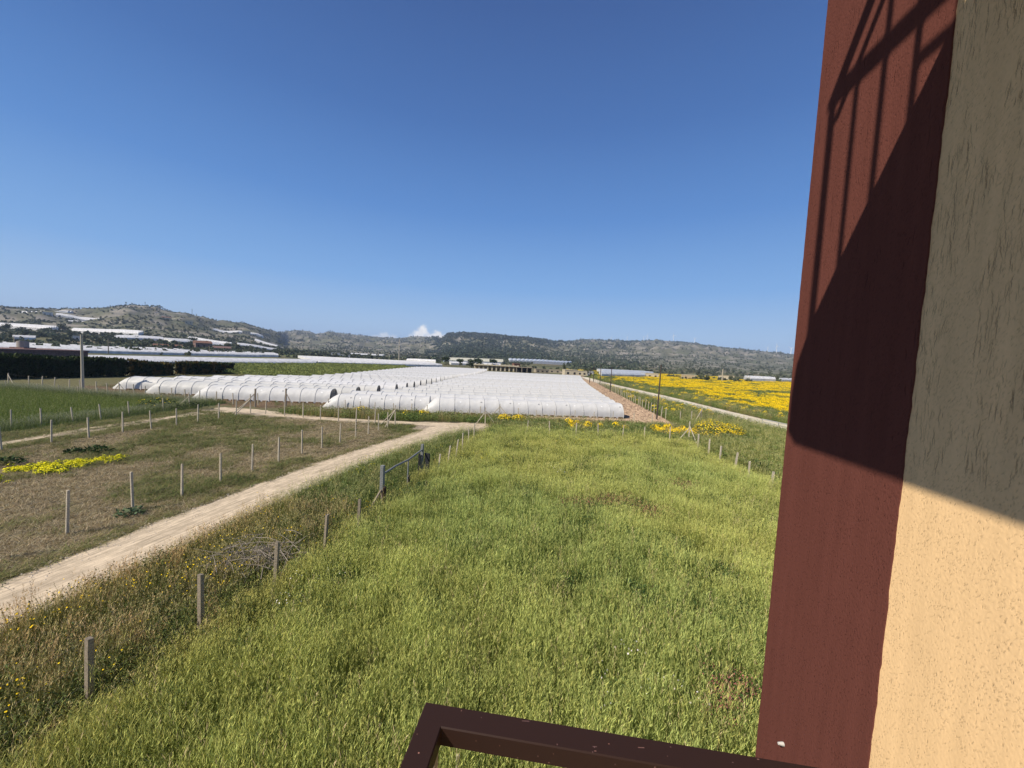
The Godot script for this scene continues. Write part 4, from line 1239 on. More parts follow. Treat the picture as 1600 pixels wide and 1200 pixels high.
	# shrubs on their own
	var bush := func(label: String, x: float, z: float, w: float, h: float, c: Color, fl: int, fc: Color) -> void:
		var root := thing("bush", label, "bush", Vector3(x, 0, z), rng.randf() * TAU)
		part("foliage", leaf_weed(int(260 * w), h, w, c, 0.1, 0, fc, 0.04, true), M.leaf, root)
		if fl > 0:
			var s := Shape.new()
			s.smooth = true
			for k in fl:
				var t := rng.randf() * TAU
				var rr := w * sqrt(rng.randf())
				var y := h * (0.3 + 0.72 * sqrt(maxf(0.0, 1.0 - pow(rr / (w * 1.05), 2.0)))) * rng.randf_range(0.85, 1.06)
				disc(s, Vector3(cos(t) * rr, y, sin(t) * rr), Vector3(cos(t) * rr * 0.8 + rng.randfn(0, 0.2), w, sin(t) * rr * 0.8 + rng.randfn(0, 0.2)).normalized(), rng.randf_range(0.035, 0.06), jitter(fc, 0.15))
			part("flowers", s.mesh(), M.leaf, root)
	bush.call("big yellow-flowered bush behind the white braced corner post", 20.2, -38.2, 1.7, 1.8, Color(0.13, 0.16, 0.04), 420, YELLOW)
	bush.call("yellow-flowered bush right beside the big one at the corner post", 22.4, -38.8, 1.5, 1.45, Color(0.13, 0.16, 0.04), 260, YELLOW)
	bush.call("yellow-flowered bush below the right front tunnel at the meadow's far edge", -0.6, -40.6, 0.8, 1.0, Color(0.10, 0.125, 0.03), 260, YELLOW)
	bush.call("second yellow-flowered bush below the right front tunnel, farther right", 0.9, -40.9, 0.85, 0.95, Color(0.10, 0.125, 0.03), 280, YELLOW)
	bush.call("yellow-flowered bush below the short tied tunnel", -16.6, -42.6, 0.9, 0.85, Color(0.09, 0.12, 0.03), 110, YELLOW)
	bush.call("two-lobed yellow-flowered bush by the junction", -9.4, -41.6, 0.7, 0.9, Color(0.09, 0.12, 0.03), 110, YELLOW)
	bush.call("yellow-flowered bush left of the junction bush", -11.2, -41.4, 0.6, 0.8, Color(0.09, 0.12, 0.03), 70, YELLOW)
	bush.call("dark shrub with a few yellow blooms at the corner of the green plot", -35.6, -38.6, 1.7, 1.25, Color(0.07, 0.095, 0.035), 40, YELLOW)
	bush.call("dark grey-green shrub beside the farm path corner", -33.0, -39.6, 1.4, 0.95, Color(0.07, 0.09, 0.04), 0, YELLOW)
	bush.call("dark leafy thistle behind the lemon-yellow flowers", -24.6, -22.6, 0.65, 0.5, Color(0.035, 0.065, 0.02), 0, YELLOW)
	bush.call("dark leafy thistle left of the lemon-yellow flowers", -26.0, -19.6, 0.7, 0.5, Color(0.035, 0.065, 0.02), 0, YELLOW)
	bush.call("small dark weed on the mown field nearer the path", -25.6, -22.3, 0.4, 0.3, Color(0.04, 0.07, 0.025), 0, YELLOW)
	bush.call("grey-green thistle in the mown field near the second roadside post", -14.6, -14.6, 0.4, 0.3, Color(0.10, 0.14, 0.07), 0, YELLOW)
	bush.call("dark round shrub behind the right-hand meadow posts", 16.6, -25.2, 0.8, 1.1, Color(0.06, 0.09, 0.03), 0, YELLOW)
	bush.call("dark shrub among the posts beside the bare strip", 22.9, -63.5, 1.3, 1.6, Color(0.055, 0.08, 0.03), 0, YELLOW)
	# heap of dry brushwood by the fence
	var heap := thing("brush_pile", "tangle of grey dry twigs heaped by the old fence", "brush pile", Vector3(-7.4, 0.35, -11.2))
	var s := Shape.new()
	s.smooth = true
	for k in 150:
		var p := Vector3(rng.randfn(0, 0.55), absf(rng.randfn(0.15, 0.2)), rng.randfn(0, 0.4))
		var d := Vector3(rng.randfn(0, 1), rng.randfn(0.1, 0.4), rng.randfn(0, 1)).normalized() * rng.randf_range(0.25, 0.6)
		s.tube([p - d, p + Vector3(0, 0.06, 0), p + d], [0.009, 0.007, 0.004], 4, false)
	part("twigs", s.mesh(), M.twig, heap).set_meta("kind", "stuff")

func house(label: String, x: float, z: float, w: float, d: float, h: float, wall: Material, roof: Material, turn := 0.0, wins := 3, pitched := true, called := "farm_house") -> void:
	var root := thing(called, label, "house", Vector3(x, ground_y(x, z), z), turn, "buildings on the plain")
	var s := Shape.new()
	s.box(Vector3(0, h * 0.5 - 0.5, 0), Vector3(w, h + 1.0, d))
	part("wall", s.mesh(), wall, root)
	s = Shape.new()
	if pitched:
		var e := 0.35
		var r := h + d * 0.22
		var a := [Vector3(-w / 2 - e, h - 0.05, d / 2 + e), Vector3(w / 2 + e, h - 0.05, d / 2 + e), Vector3(w / 2 + e, r, 0), Vector3(-w / 2 - e, r, 0), Vector3(-w / 2 - e, h - 0.05, -d / 2 - e), Vector3(w / 2 + e, h - 0.05, -d / 2 - e)]
		s.quad(a[3], a[2], a[1], a[0]); s.quad(a[2], a[3], a[4], a[5]); s.tri(a[0], a[4], a[3]); s.tri(a[1], a[2], a[5])
	else:
		s.box(Vector3(0, h + 0.12, 0), Vector3(w + 0.3, 0.25, d + 0.3))
	part("roof", s.mesh(), roof, root)
	for k in wins:
		var q := Shape.new()
		q.box(Vector3(-w * 0.5 + w * (k + 0.5) / wins, h * 0.45, d * 0.5 + 0.02), Vector3(minf(1.1, w / wins * 0.5), h * 0.4, 0.06))
		part("window", q.mesh(), M.opening, root)

func build_buildings() -> void:
	# brown farm wall and shed behind the hedge, with its water tank
	house("long low brown farm building behind the dark hedge", -89.6, -55.5, 40.0, 9.0, 4.15, M.brown_wall, M.brown_wall, deg_to_rad(83.0), 0, false, "farm_building")
	var t := thing("water_tank", "pale ribbed water tank on the brown farm building's roof", "water tank", Vector3(-88.6, 4.5, -69.5))
	var s := Shape.new()
	s.smooth = true
	var pts := []
	var rad := []
	for k in 9:
		pts.append(Vector3(0, 0.14 * k, 0)); rad.append(0.78 if k % 2 == 0 else 0.72)
	pts.append(Vector3(0, 1.25, 0)); rad.append(0.4)
	s.tube(pts, rad, 16)
	part("drum", s.mesh(), M.tank, t)
	s = Shape.new()
	s.box(Vector3(0, -0.02, 0), Vector3(2.6, 0.22, 1.8))
	part("base", s.mesh(), M.brown_wall, t)
	# long cream arcade at the end of the lane
	var arc := thing("arcade_building", "long cream farm building with a row of square openings at the lane's end", "building", Vector3(-9.5, 0, -222.0), 0.05, "buildings on the plain")
	s = Shape.new()
	s.box(Vector3(0, 1.4, -4.0), Vector3(25.0, 2.8, 7.0))
	part("wall", s.mesh(), M.ochre_wall, arc)
	s = Shape.new()
	s.box(Vector3(0, 3.05, -2.6), Vector3(26.0, 0.5, 11.0))
	part("roof", s.mesh(), M.cream_wall, arc)
	for k in 11:
		s = Shape.new()
		s.box(Vector3(-12.3 + 2.46 * k, 1.4, 1.9), Vector3(0.8, 2.8, 0.8))
		part("pillar", s.mesh(), M.cream_wall, arc)
		s = Shape.new()
		s.box(Vector3(-12.3 + 2.46 * k, 3.6, 2.3), Vector3(0.5, 0.6, 0.5))
		part("merlon", s.mesh(), M.cream_wall, arc)
	var sh := thing("open_shed", "shed with black open bays right of the cream arcade", "shed", Vector3(6.5, 0, -214.0), 0.05, "buildings on the plain")
	s = Shape.new()
	s.box(Vector3(0, 2.85, -3.0), Vector3(9.4, 0.3, 7.0))
	part("roof", s.mesh(), M.old_concrete, sh)
	s = Shape.new()
	s.box(Vector3(0, 1.35, -5.8), Vector3(9.0, 2.7, 0.3))
	part("back_wall", s.mesh(), M.opening, sh)
	for k in 4:
		s = Shape.new()
		s.box(Vector3(-4.4 + 2.93 * k, 1.35, 0.2), Vector3(0.4, 2.7, 0.4))
		part("pillar", s.mesh(), M.old_concrete, sh)
	for k in 3:
		s = Shape.new()
		s.box(Vector3(-2.93 + 2.93 * k, 1.3, -2.5), Vector3(2.5, 2.5, 0.2))
		part("shutter", s.mesh(), M.opening, sh)
	house("pale flat-roofed house at the far end of the right-hand tunnels", 30.5, -205.0, 7.0, 6.0, 2.9, M.cream_wall, M.cream_wall, 0.1, 2, false)
	house("second pale low house right of the first one at the tunnels' end", 38.5, -214.0, 5.0, 5.0, 2.4, M.cream_wall, M.cream_wall, -0.1, 2, false)
	house("small white hut left of the farthest pole at right", 44.5, -222.0, 3.5, 3.5, 2.3, M.white_wall, M.white_wall, 0.2, 1, false)
	house("ruined ochre stone walls behind the tunnels, left piece", 17.0, -228.0, 8.0, 5.0, 2.0, M.stone, M.stone, 0.2, 3, false, "ruin")
	house("ruined ochre stone walls behind the tunnels, right piece", 26.0, -238.0, 7.0, 5.0, 2.0, M.stone, M.stone, -0.1, 2, false, "ruin")
	house("reddish brick ruin beside the open shed", 2.0, -246.0, 4.0, 4.0, 4.4, M.brick_wall, M.brick_wall, 0.3, 1, false, "ruin")
	house("farm house with a red tiled roof among the left-hand trees", -284.0, -352.0, 12.0, 9.0, 5.0, M.brown_wall, M.red_roof, 0.9, 3)
	house("long reddish shed left of the farm trees", -262.0, -292.0, 16.0, 6.0, 2.2, M.brown_wall, M.red_roof, 0.75, 4)
	house("pale farm shed below the red-roofed house", -250.0, -330.0, 12.0, 7.0, 3.2, M.stone, M.brown_wall, 0.8, 3)
	house("white cottage among the scrub below the slope greenhouses", -368.0, -325.0, 5.0, 5.0, 4.0, M.white_wall, M.white_wall, 0.8, 1, false)
	house("white house in the dark copse in mid picture", -196.0, -425.0, 9.0, 7.0, 4.5, M.white_wall, M.white_wall, 0.4, 2, false)
	house("white shed right of the dark copse", -180.0, -410.0, 12.0, 6.0, 3.0, M.white_wall, M.white_wall, 0.4, 2, false)
	house("pale building on the left hill's right shoulder", -581.0, -838.0, 14.0, 9.0, 7.0, M.cream_wall, M.cream_wall, 0.5, 3, false)
	house("pale house half-way up the left hill", -739.0, -820.0, 14.0, 9.0, 6.5, M.cream_wall, M.red_roof, 0.7, 3)
	house("pale house near the foot of the left hill's crest", -670.0, -795.0, 12.0, 8.0, 6.0, M.cream_wall, M.cream_wall, 0.6, 2, false)
	house("white house high on the left hill, near the long pale roofs", -878.0, -727.0, 12.0, 8.0, 6.0, M.white_wall, M.white_wall, 0.8, 2, false)
	house("ochre house beyond the golden daisies, left of the pylon", 108.0, -236.0, 8.0, 6.0, 3.0, M.ochre_wall, M.cream_wall, -0.3, 2, false)
	house("pale low house behind the track poles", 84.0, -236.0, 10.0, 6.0, 2.6, M.cream_wall, M.cream_wall, -0.3, 3, false)
	house("small pale house in the trees right of the pylon", 143.0, -258.0, 9.0, 6.0, 3.4, M.cream_wall, M.stone, -0.4, 2, false)
	# pale concrete apron and guard rail where the track passes the house
	s = Shape.new()
	s.box(Vector3(31.2, 0.12, -49.5), Vector3(3.2, 0.3, 5.5), Basis(Vector3.UP, 0.1), 0.03)
	solo("concrete_slab", s.mesh(), M.pale_concrete, "pale concrete slab at the near edge of the white track", "slab")
	var gr := thing("guard_rail", "low grey rail at the near side of the white track by the maroon wall", "rail", Vector3.ZERO)
	for k in 2:
		s = Shape.new()
		s.smooth = true
		s.tube([Vector3(32.0, 0.55 + 0.35 * k, -48.6), Vector3(33.0, 0.55 + 0.35 * k, -38.0)], [0.05, 0.05], 8)
		part("pipe", s.mesh(), M.galvanised, gr)
	for k in 5:
		s = Shape.new()
		s.box(Vector3(32.0 + 0.25 * k, 0.42, -48.6 + 2.65 * k), Vector3(0.08, 1.0, 0.08))
		part("post", s.mesh(), M.galvanised, gr)
	# wind turbines on the right-hand ridge
	var proto: Node3D = null
	var spots := [[691, -2758, .75], [809, -2774, .85], [915, -2745, .85], [934, -2730, 1.05], [1102, -2684, 1.2], [1181, -2537, 1.0], [1570, -2395, .8], [1595, -2350, 1.2], [1640, -2290, 1.1]]
	var tl := ["wind turbine standing farthest left on the ridge", "wind turbine second from the left on the ridge", "left wind turbine of the close pair on the ridge", "right wind turbine of the close pair on the ridge", "tallest wind turbine on the crest of the right hill", "wind turbine just right of the crest turbine", "small wind turbine left of the pair near the maroon wall", "tall wind turbine near the maroon wall", "wind turbine touching the maroon wall's edge"]
	for k in spots.size():
		var p := Vector3(spots[k][0], ground_y(spots[k][0], spots[k][1]) - 2.0, spots[k][1])
		if proto == null:
			proto = thing("wind_turbine", tl[0], "wind turbine", p, 0.0, "wind turbines on the right-hand ridge")
			s = Shape.new()
			s.smooth = true
			s.tube([Vector3(0, -2, 0), Vector3(0, 36, 0)], [1.5, 0.8], 10)
			part("tower", s.mesh(), M.turbine, proto)
			s = Shape.new()
			s.box(Vector3(0, 36.4, -0.6), Vector3(1.8, 1.8, 4.6), Basis.IDENTITY, 0.3)
			part("nacelle", s.mesh(), M.turbine, proto)
			for b in 3:
				s = Shape.new()
				s.smooth = true
				var t2 := TAU * b / 3.0 + 0.35
				var d := Vector3(sin(t2), cos(t2), 0)
				s.tube([Vector3(0, 36.4, 2.0), Vector3(0, 36.4, 2.0) + d * 4.0, Vector3(0, 36.4, 2.0) + d * 18.0], [0.6, 0.85, 0.2], 6)
				part("blade", s.mesh(), M.turbine, proto)
		else:
			var o := copy_of(proto, tl[k], p, rng.randf_range(-0.4, 0.4))
			for c in o.get_children():
				if String(c.name).begins_with("blade"): c.transform = Transform3D(Basis.IDENTITY, Vector3(0, 36.4, 2.0)) * Transform3D(Basis(Vector3.BACK, k * 0.7), Vector3.ZERO) * Transform3D(Basis.IDENTITY, Vector3(0, -36.4, -2.0))
			o.scale = Vector3.ONE * float(spots[k][2])
	proto.scale = Vector3.ONE * 0.75
	# masts on the left hill
	for k in 2:
		var p: Array = [[-1221, -1278], [-1142, -1369]][k]
		var root := thing("mast", ["thin radio mast left on the crest of the left hill", "thin lattice mast on the right shoulder of the left hill"][k], "mast", Vector3(p[0], ground_y(p[0], p[1]), p[1]))
		s = Shape.new()
		s.smooth = true
		s.tube([Vector3(0, -2, 0), Vector3(0, 14 + 8 * k, 0)], [0.8, 0.4], 6)
		part("shaft", s.mesh(), M.dark_metal, root)
		s = Shape.new()
		s.box(Vector3(0, 11 + 7 * k, 0), Vector3(4.0, 0.7, 0.7))
		part("cross_arm", s.mesh(), M.dark_metal, root)

# ---------------------------------------------------------------- the house the picture is taken from
func stucco(sd: int, w: int, h: int, long_top: int, pits: int) -> Array:
	# trowelled render: long upright scratches in the upper part, short slanting pits below; relief, and a tone darkened in grooves and hollows for dirt and shade
	var r := RandomNumberGenerator.new()
	r.seed = sd
	var hgt := PackedByteArray()
	hgt.resize(w * h)
	hgt.fill(210)
	var dirt := PackedByteArray()  # groove darkening: real dirt plus shade painted into the colour
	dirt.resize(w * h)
	var big := FastNoiseLite.new()
	big.seed = sd
	big.frequency = 0.012
	var fine := FastNoiseLite.new()
	fine.seed = sd + 5
	fine.frequency = 0.17
	for y in h:
		for x in w:
			hgt[y * w + x] = int(205 + 30.0 * fine.get_noise_2d(x, y * 0.6) + 14.0 * big.get_noise_2d(x, y * 0.4))
	for k in long_top + pits:
		var is_long := k < long_top
		var x := r.randf() * w
		var y := r.randf() * h * 0.5 if is_long else r.randf() * h
		if is_long and big.get_noise_2d(x * 0.9 + 400.0, y * 0.5) < -0.05: continue
		if not is_long and r.randf() > 0.35 + 0.9 * smoothstep(-0.3, 0.3, big.get_noise_2d(x * 0.8, y * 0.8 + 900.0)): continue
		var l := int(r.randf_range(10, 48)) if is_long else int(r.randf_range(2, 9))
		var dx := r.randf_range(-0.12, 0.12) if is_long else r.randf_range(0.1, 0.9)
		var wd := r.randf_range(0.2, 0.7) if is_long else r.randf_range(0.2, 0.65)
		var deep := r.randf_range(40, 120) if is_long else r.randf_range(40, 110)
		for q in l:
			var f := sin(PI * (q + 0.5) / l)
			x += dx + r.randf_range(-0.5, 0.5)
			y += 1.0
			var rw := wd * (0.4 + 0.6 * f)
			for ox in range(-2, 3):
				if absf(ox) > rw + 0.3: continue
				var px := posmod(int(x) + ox, w)
				var py := posmod(int(y), h)
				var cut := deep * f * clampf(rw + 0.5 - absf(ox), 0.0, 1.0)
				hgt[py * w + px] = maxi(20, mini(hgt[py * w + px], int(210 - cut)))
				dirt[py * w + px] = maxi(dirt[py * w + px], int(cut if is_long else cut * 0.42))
	var a := PackedByteArray()
	var b := PackedByteArray()
	a.resize(w * h * 3)
	b.resize(w * h * 3)
	for y in h:
		for x in w:
			var v := hgt[y * w + x]
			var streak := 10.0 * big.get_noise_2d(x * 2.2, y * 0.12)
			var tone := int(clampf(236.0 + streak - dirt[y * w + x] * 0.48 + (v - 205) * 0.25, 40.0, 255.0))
			var o := (y * w + x) * 3
			for c in 3:
				a[o + c] = v
				b[o + c] = tone
	var ia := Image.create_from_data(w, h, false, Image.FORMAT_RGB8, a)
	var ib := Image.create_from_data(w, h, false, Image.FORMAT_RGB8, b)
	return [ImageTexture.create_from_image(ia), ImageTexture.create_from_image(ib)]
func stucco_mat(c: Color, t: Array, bump: float) -> StandardMaterial3D:
	var m := flat(c, 0.95, 0.1)
	m.albedo_texture = t[1]
	m.heightmap_enabled = true
	m.heightmap_texture = t[0]
	m.heightmap_scale = bump
	return m
func wall_quad(s: Shape, y0: float, y1: float, z0: float, z1: float, x: float, uw: float) -> void:
	var k := s.v.size()
	for p in [Vector2(z1, y1), Vector2(z0, y1), Vector2(z0, y0), Vector2(z1, y0)]:
		s.vert(Vector3(x, p.y, p.x), Vector3.LEFT, Vector2(-p.x / uw, (EYE + 1.5 - p.y) / 3.4))
	s.i.append_array(PackedInt32Array([k, k + 2, k + 1, k, k + 3, k + 2]))

func build_house() -> void:
	var root := thing("house", "house wall of ochre scratched render with a maroon corner band, at right", "house", Vector3.ZERO, -0.1245)
	var s := Shape.new()
	s.smooth = true
	s.uvs = true
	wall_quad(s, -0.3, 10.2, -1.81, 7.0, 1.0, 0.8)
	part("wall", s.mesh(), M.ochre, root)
	s = Shape.new()
	s.box(Vector3(5.02, 4.95, 2.595), Vector3(8.0, 10.5, 8.80))
	part("core", s.mesh(), M.ochre_wall, root)
	s = Shape.new()
	s.box(Vector3(4.9, 10.3, 2.4), Vector3(9.0, 0.25, 9.8))
	part("roof", s.mesh(), M.old_concrete, root)
	# the maroon band: an upright strip with hand-cut edges, wrapped round the corner
	s = Shape.new()
	s.smooth = true
	s.uvs = true
	var n := 420
	for k in n + 1:
		var y := -0.3 + 10.5 * k / n
		var e := -1.234 + 0.004 * n_rough.get_noise_2d(y * 900.0, 4.0) + 0.003 * n_rough.get_noise_2d(y * 3600.0, 9.0)
		var c := -1.825 + 0.0022 * n_rough.get_noise_2d(y * 3200.0, 20.0)
		var v := (EYE + 1.5 - y) / 3.4
		s.vert(Vector3(1.0, y, e + 0.001), Vector3(-0.6, 0, 0.8), Vector2(-e / 0.8, v))
		s.vert(Vector3(0.996, y, e), Vector3.LEFT, Vector2(-e / 0.8, v))
		s.vert(Vector3(0.996, y, c + 0.012), Vector3.LEFT, Vector2(-(c + 0.012) / 0.8, v))
		s.vert(Vector3(1.004, y, c), Vector3(-0.5, 0, -0.86).normalized(), Vector2(-c / 0.8 + 0.01, v))
		s.vert(Vector3(1.55, y, c), Vector3.FORWARD, Vector2(-c / 0.8 + 0.7, v))
	for k in n:
		for j in 4:
			var q := k * 5 + j
			s.i.append_array(PackedInt32Array([q, q + 1, q + 6, q, q + 6, q + 5]))
	part("corner_band", s.mesh(), M.maroon, root)
	s = Shape.new()
	s.smooth = true
	s.tube([Vector3(0.975, EYE - 1.519, -1.625), Vector3(0.99, EYE - 1.519, -1.625), Vector3(1.0, EYE - 1.519, -1.625)], [0.005, 0.008, 0.008], 12)
	part("wall_plug", s.mesh(), M.white_wall, root)
	# the balcony above and the one underfoot
	for k in 2:
		var y := EYE + 1.276 if k == 0 else EYE - 1.65 - 0.17
		s = Shape.new()
		var plan := [Vector2(1.0, -0.92), Vector2(0.2, -0.91), Vector2(0.0, -0.895), Vector2(-0.15, -0.85), Vector2(-0.25, -0.785), Vector2(-0.285, -0.70), Vector2(-0.285, 3.2), Vector2(1.0, 3.2)]
		for j in plan.size():
			var a: Vector2 = plan[j]
			var b: Vector2 = plan[(j + 1) % plan.size()]
			s.quad(Vector3(b.x, y + 0.17, b.y), Vector3(a.x, y + 0.17, a.y), Vector3(a.x, y, a.y), Vector3(b.x, y, b.y))
			if j > 0 and j < plan.size() - 1:
				s.tri(Vector3(1.0, y + 0.17, -0.92), Vector3(b.x, y + 0.17, b.y), Vector3(a.x, y + 0.17, a.y))
				s.tri(Vector3(1.0, y, -0.92), Vector3(a.x, y, a.y), Vector3(b.x, y, b.y))
		part("balcony_slab", s.mesh(), M.cream_wall, root)
	for k in 2:
		var top := EYE + 2.61 if k == 0 else EYE - 0.65
		var floor_y := EYE + 1.446 if k == 0 else EYE - 1.65
		var za := -0.73 if k == 0 else -0.664
		var xa := -0.25 if k == 0 else -0.216
		var drop := 0.155 if k == 0 else 0.18
		var rail := thing("balcony_railing", ["dark railing of the balcony above, seen by its shadow on the maroon band", "scratched dark brown steel railing corner at the bottom of the picture"][k], "railing", Vector3.ZERO, -0.1245, "balcony railings")
		s = Shape.new()
		var rings := []
		for lv in [[top - 0.034, 0.0], [top - 0.002, 0.0], [top, 0.002]]:
			var e: float = lv[1]
			var row := []
			for p in [Vector2(xa + e, za + e), Vector2(1.0, za + e), Vector2(1.0, za + 0.044 - e), Vector2(xa + 0.044 - e, za + 0.044 - e), Vector2(xa + 0.044 - e, 2.6), Vector2(xa + e, 2.6)]: row.append(Vector3(p.x, lv[0], p.y))
			rings.append(row)
		for q in 2:
			for j in 6: s.quad(rings[q][j], rings[q + 1][j], rings[q + 1][(j + 1) % 6], rings[q][(j + 1) % 6])
		for q in [0, 2]:
			s.quad(rings[q][0], rings[q][3], rings[q][2], rings[q][1])
			s.quad(rings[q][0], rings[q][5], rings[q][4], rings[q][3])
		part("handrail", s.mesh(), M.rail, rail)
		s = Shape.new()
		s.box(Vector3(0.40, top - drop, za + 0.02), Vector3(1.2, 0.022, 0.022))
		part("lower_rail", s.mesh(), M.rail, rail)
		s = Shape.new()
		s.box(Vector3(xa + 0.02, top - drop, 1.3), Vector3(0.022, 0.022, 2.55 - za))
		part("lower_rail", s.mesh(), M.rail, rail)
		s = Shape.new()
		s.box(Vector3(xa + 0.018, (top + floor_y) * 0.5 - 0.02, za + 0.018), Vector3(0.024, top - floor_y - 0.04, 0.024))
		part("corner_post", s.mesh(), M.rail if k == 0 else M.sunlit_post, rail)
		var bar := Shape.new()
		bar.box(Vector3(0, (top - drop + floor_y) * 0.5, 0), Vector3(0.015, top - drop - floor_y, 0.015))
		var bm := bar.mesh()
		for j in range(1, 9):
			part("baluster", bm, M.rail, rail).position = Vector3(xa + 0.02 + 0.15 * j, 0, za + 0.02)
		for j in range(1, 24):
			part("baluster", bm, M.rail, rail).position = Vector3(xa + 0.02, 0, za + 0.02 + 0.1225 * j)

# ---------------------------------------------------------------- materials of the place
func rut_tex() -> ImageTexture:
	# dust drawn out along the wheel tracks, with grit and small stones
	var w := 512
	var h := 1024
	var a := FastNoiseLite.new()
	a.seed = 51
	a.frequency = 0.02
	a.fractal_octaves = 4
	var r := RandomNumberGenerator.new()
	r.seed = 9
	var d := PackedByteArray()
	d.resize(w * h * 3)
	for y in h:
		for x in w:
			var fx := minf(x, w - x) * 1.0
			var fy := minf(y, h - y) * 1.0
			var v := 0.84 + 0.16 * a.get_noise_2d(fx * 2.6, fy * 0.22) + 0.10 * a.get_noise_2d(fx * 0.9 + 300.0, fy * 0.9) + r.randf_range(-0.07, 0.07)
			var o := (y * w + x) * 3
			d[o] = int(clampf(v, 0.0, 1.0) * 255.0)
			d[o + 1] = int(clampf(v * 0.99, 0.0, 1.0) * 255.0)
			d[o + 2] = int(clampf(v * 0.97, 0.0, 1.0) * 255.0)
	var im := Image.create_from_data(w, h, false, Image.FORMAT_RGB8, d)
	for k in 700:
		var c := Color(0.55, 0.52, 0.48).lerp(Color(1, 0.98, 0.95), r.randf())
		im.fill_rect(Rect2i(r.randi() % (w - 4), r.randi() % (h - 4), r.randi_range(1, 4), r.randi_range(1, 3)), c)
	return ImageTexture.create_from_image(im)
func make_materials() -> void:
	M.grit = noise_tex(3, 0.018, 0.62, 1.0, 512, 6)
	M.grain = noise_tex(8, 0.03, 0.7, 1.0, 256, 5)
	M.leaf = leafy(0.55)
	M.leaf_dense = leafy(0.2)
	M.concrete = speckled(Color(0.62, 0.55, 0.43), M.grain, 1.7, 0.95, M.grain, 0.6)
	M.old_concrete = speckled(Color(0.36, 0.305, 0.235), M.grain, 2.1, 0.95, M.grain, 0.8)
	M.pale_concrete = speckled(Color(0.62, 0.57, 0.48), M.grain, 0.8)
	M.wire = flat(Color(0.2, 0.19, 0.18), 0.6, 0.5, 0.6)
	M.grey_paint = speckled(Color(0.27, 0.285, 0.29), M.grain, 1.5, 0.6)
	M.dark_metal = speckled(Color(0.035, 0.037, 0.042), M.grain, 1.5, 0.6)
	M.rust = speckled(Color(0.10, 0.06, 0.045), M.grain, 1.5, 0.85)
	M.galvanised = speckled(Color(0.5, 0.5, 0.48), M.grain, 2.0, 0.5)
	M.sunlit_post = speckled(Color(0.42, 0.39, 0.33), M.grain, 2.0, 0.6)  # pale tone painted in for sunlight on the dark near corner post
	M.dark_wood = speckled(Color(0.11, 0.09, 0.075), M.grain, 1.2)
	M.film = speckled(Color(0.66, 0.66, 0.65), noise_tex(15, 0.01, 0.93, 1.0, 256, 4), 0.5, 0.45, M.grain, 1.0)
	M.film.heightmap_scale = 1.6
	M.film.backlight_enabled = true
	M.film.backlight = Color(0.5, 0.5, 0.5)
	M.films = [M.film]
	for c in [Color(0.61, 0.61, 0.59), Color(0.70, 0.70, 0.70), Color(0.645, 0.64, 0.615)]:
		var fm: StandardMaterial3D = M.film.duplicate()
		fm.albedo_color = c.linear_to_srgb()
		M.films.append(fm)
	M.film_far = speckled(Color(0.86, 0.86, 0.86), M.grain, 0.06, 0.5)
	M.film_wall = speckled(Color(0.88, 0.88, 0.87), M.grain, 0.06, 0.5)
	M.film_cream = speckled(Color(0.76, 0.73, 0.56), M.grain, 0.06, 0.5)
	M.film_blue = speckled(Color(0.60, 0.65, 0.72), M.grain, 0.06, 0.45)
	M.hoop = flat(Color(0.46, 0.46, 0.45), 0.5, 0.4)
	M.vent = flat(Color(0.33, 0.34, 0.35), 0.7)
	M.vent_pale = flat(Color(0.88, 0.88, 0.86), 0.4)
	M.tunnel_shade = speckled(Color(0.26, 0.25, 0.2), M.grit, 1.5)
	M.soil_clod = speckled(Color(0.27, 0.18, 0.115), M.grit, 1.2, 0.95, M.grit, 4.0)
	M.clod = flat(Color(1, 1, 1), 0.95, 0.1)
	M.clod.vertex_color_use_as_albedo = true
	M.bark = speckled(Color(0.12, 0.09, 0.065), M.grain, 1.5)
	M.twig = flat(Color(0.30, 0.26, 0.22))
	M.brown_wall = speckled(Color(0.27, 0.175, 0.155), M.grain, 0.3)
	M.brick_wall = speckled(Color(0.26, 0.13, 0.09), M.grain, 0.3)
	M.cream_wall = speckled(Color(0.68, 0.60, 0.44), M.grain, 0.3)
	M.ochre_wall = speckled(Color(0.62, 0.49, 0.30), M.grain, 0.3)
	M.white_wall = speckled(Color(0.78, 0.77, 0.73), M.grain, 0.4)
	M.stone = speckled(Color(0.50, 0.43, 0.32), M.grit, 0.5, 0.95, M.grit, 5.0)
	M.red_roof = speckled(Color(0.27, 0.15, 0.105), M.grain, 0.6)
	M.opening = flat(Color(0.02, 0.02, 0.022), 0.6)
	M.tank = speckled(Color(0.45, 0.42, 0.38), M.grain, 1.0)
	M.turbine = flat(Color(0.82, 0.82, 0.82), 0.5)
	var rt := rut_tex()
	M.road = flat(Color(0.74, 0.625, 0.475), 0.98, 0.15)
	M.road.albedo_texture = rt
	M.road.vertex_color_use_as_albedo = true
	M.white_road = flat(Color(0.85, 0.79, 0.66), 0.98, 0.15)
	M.white_road.albedo_texture = rt
	M.white_road.vertex_color_use_as_albedo = true
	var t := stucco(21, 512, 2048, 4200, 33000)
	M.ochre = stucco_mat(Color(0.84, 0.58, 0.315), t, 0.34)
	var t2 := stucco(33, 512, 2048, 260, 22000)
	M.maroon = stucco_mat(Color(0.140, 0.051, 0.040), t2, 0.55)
	# worn paint of the railing: chips down to a pinkish undercoat
	var im := Image.create(512, 512, false, Image.FORMAT_RGB8)
	im.fill(Color(0.178, 0.118, 0.105))
	var r := RandomNumberGenerator.new()
	r.seed = 77
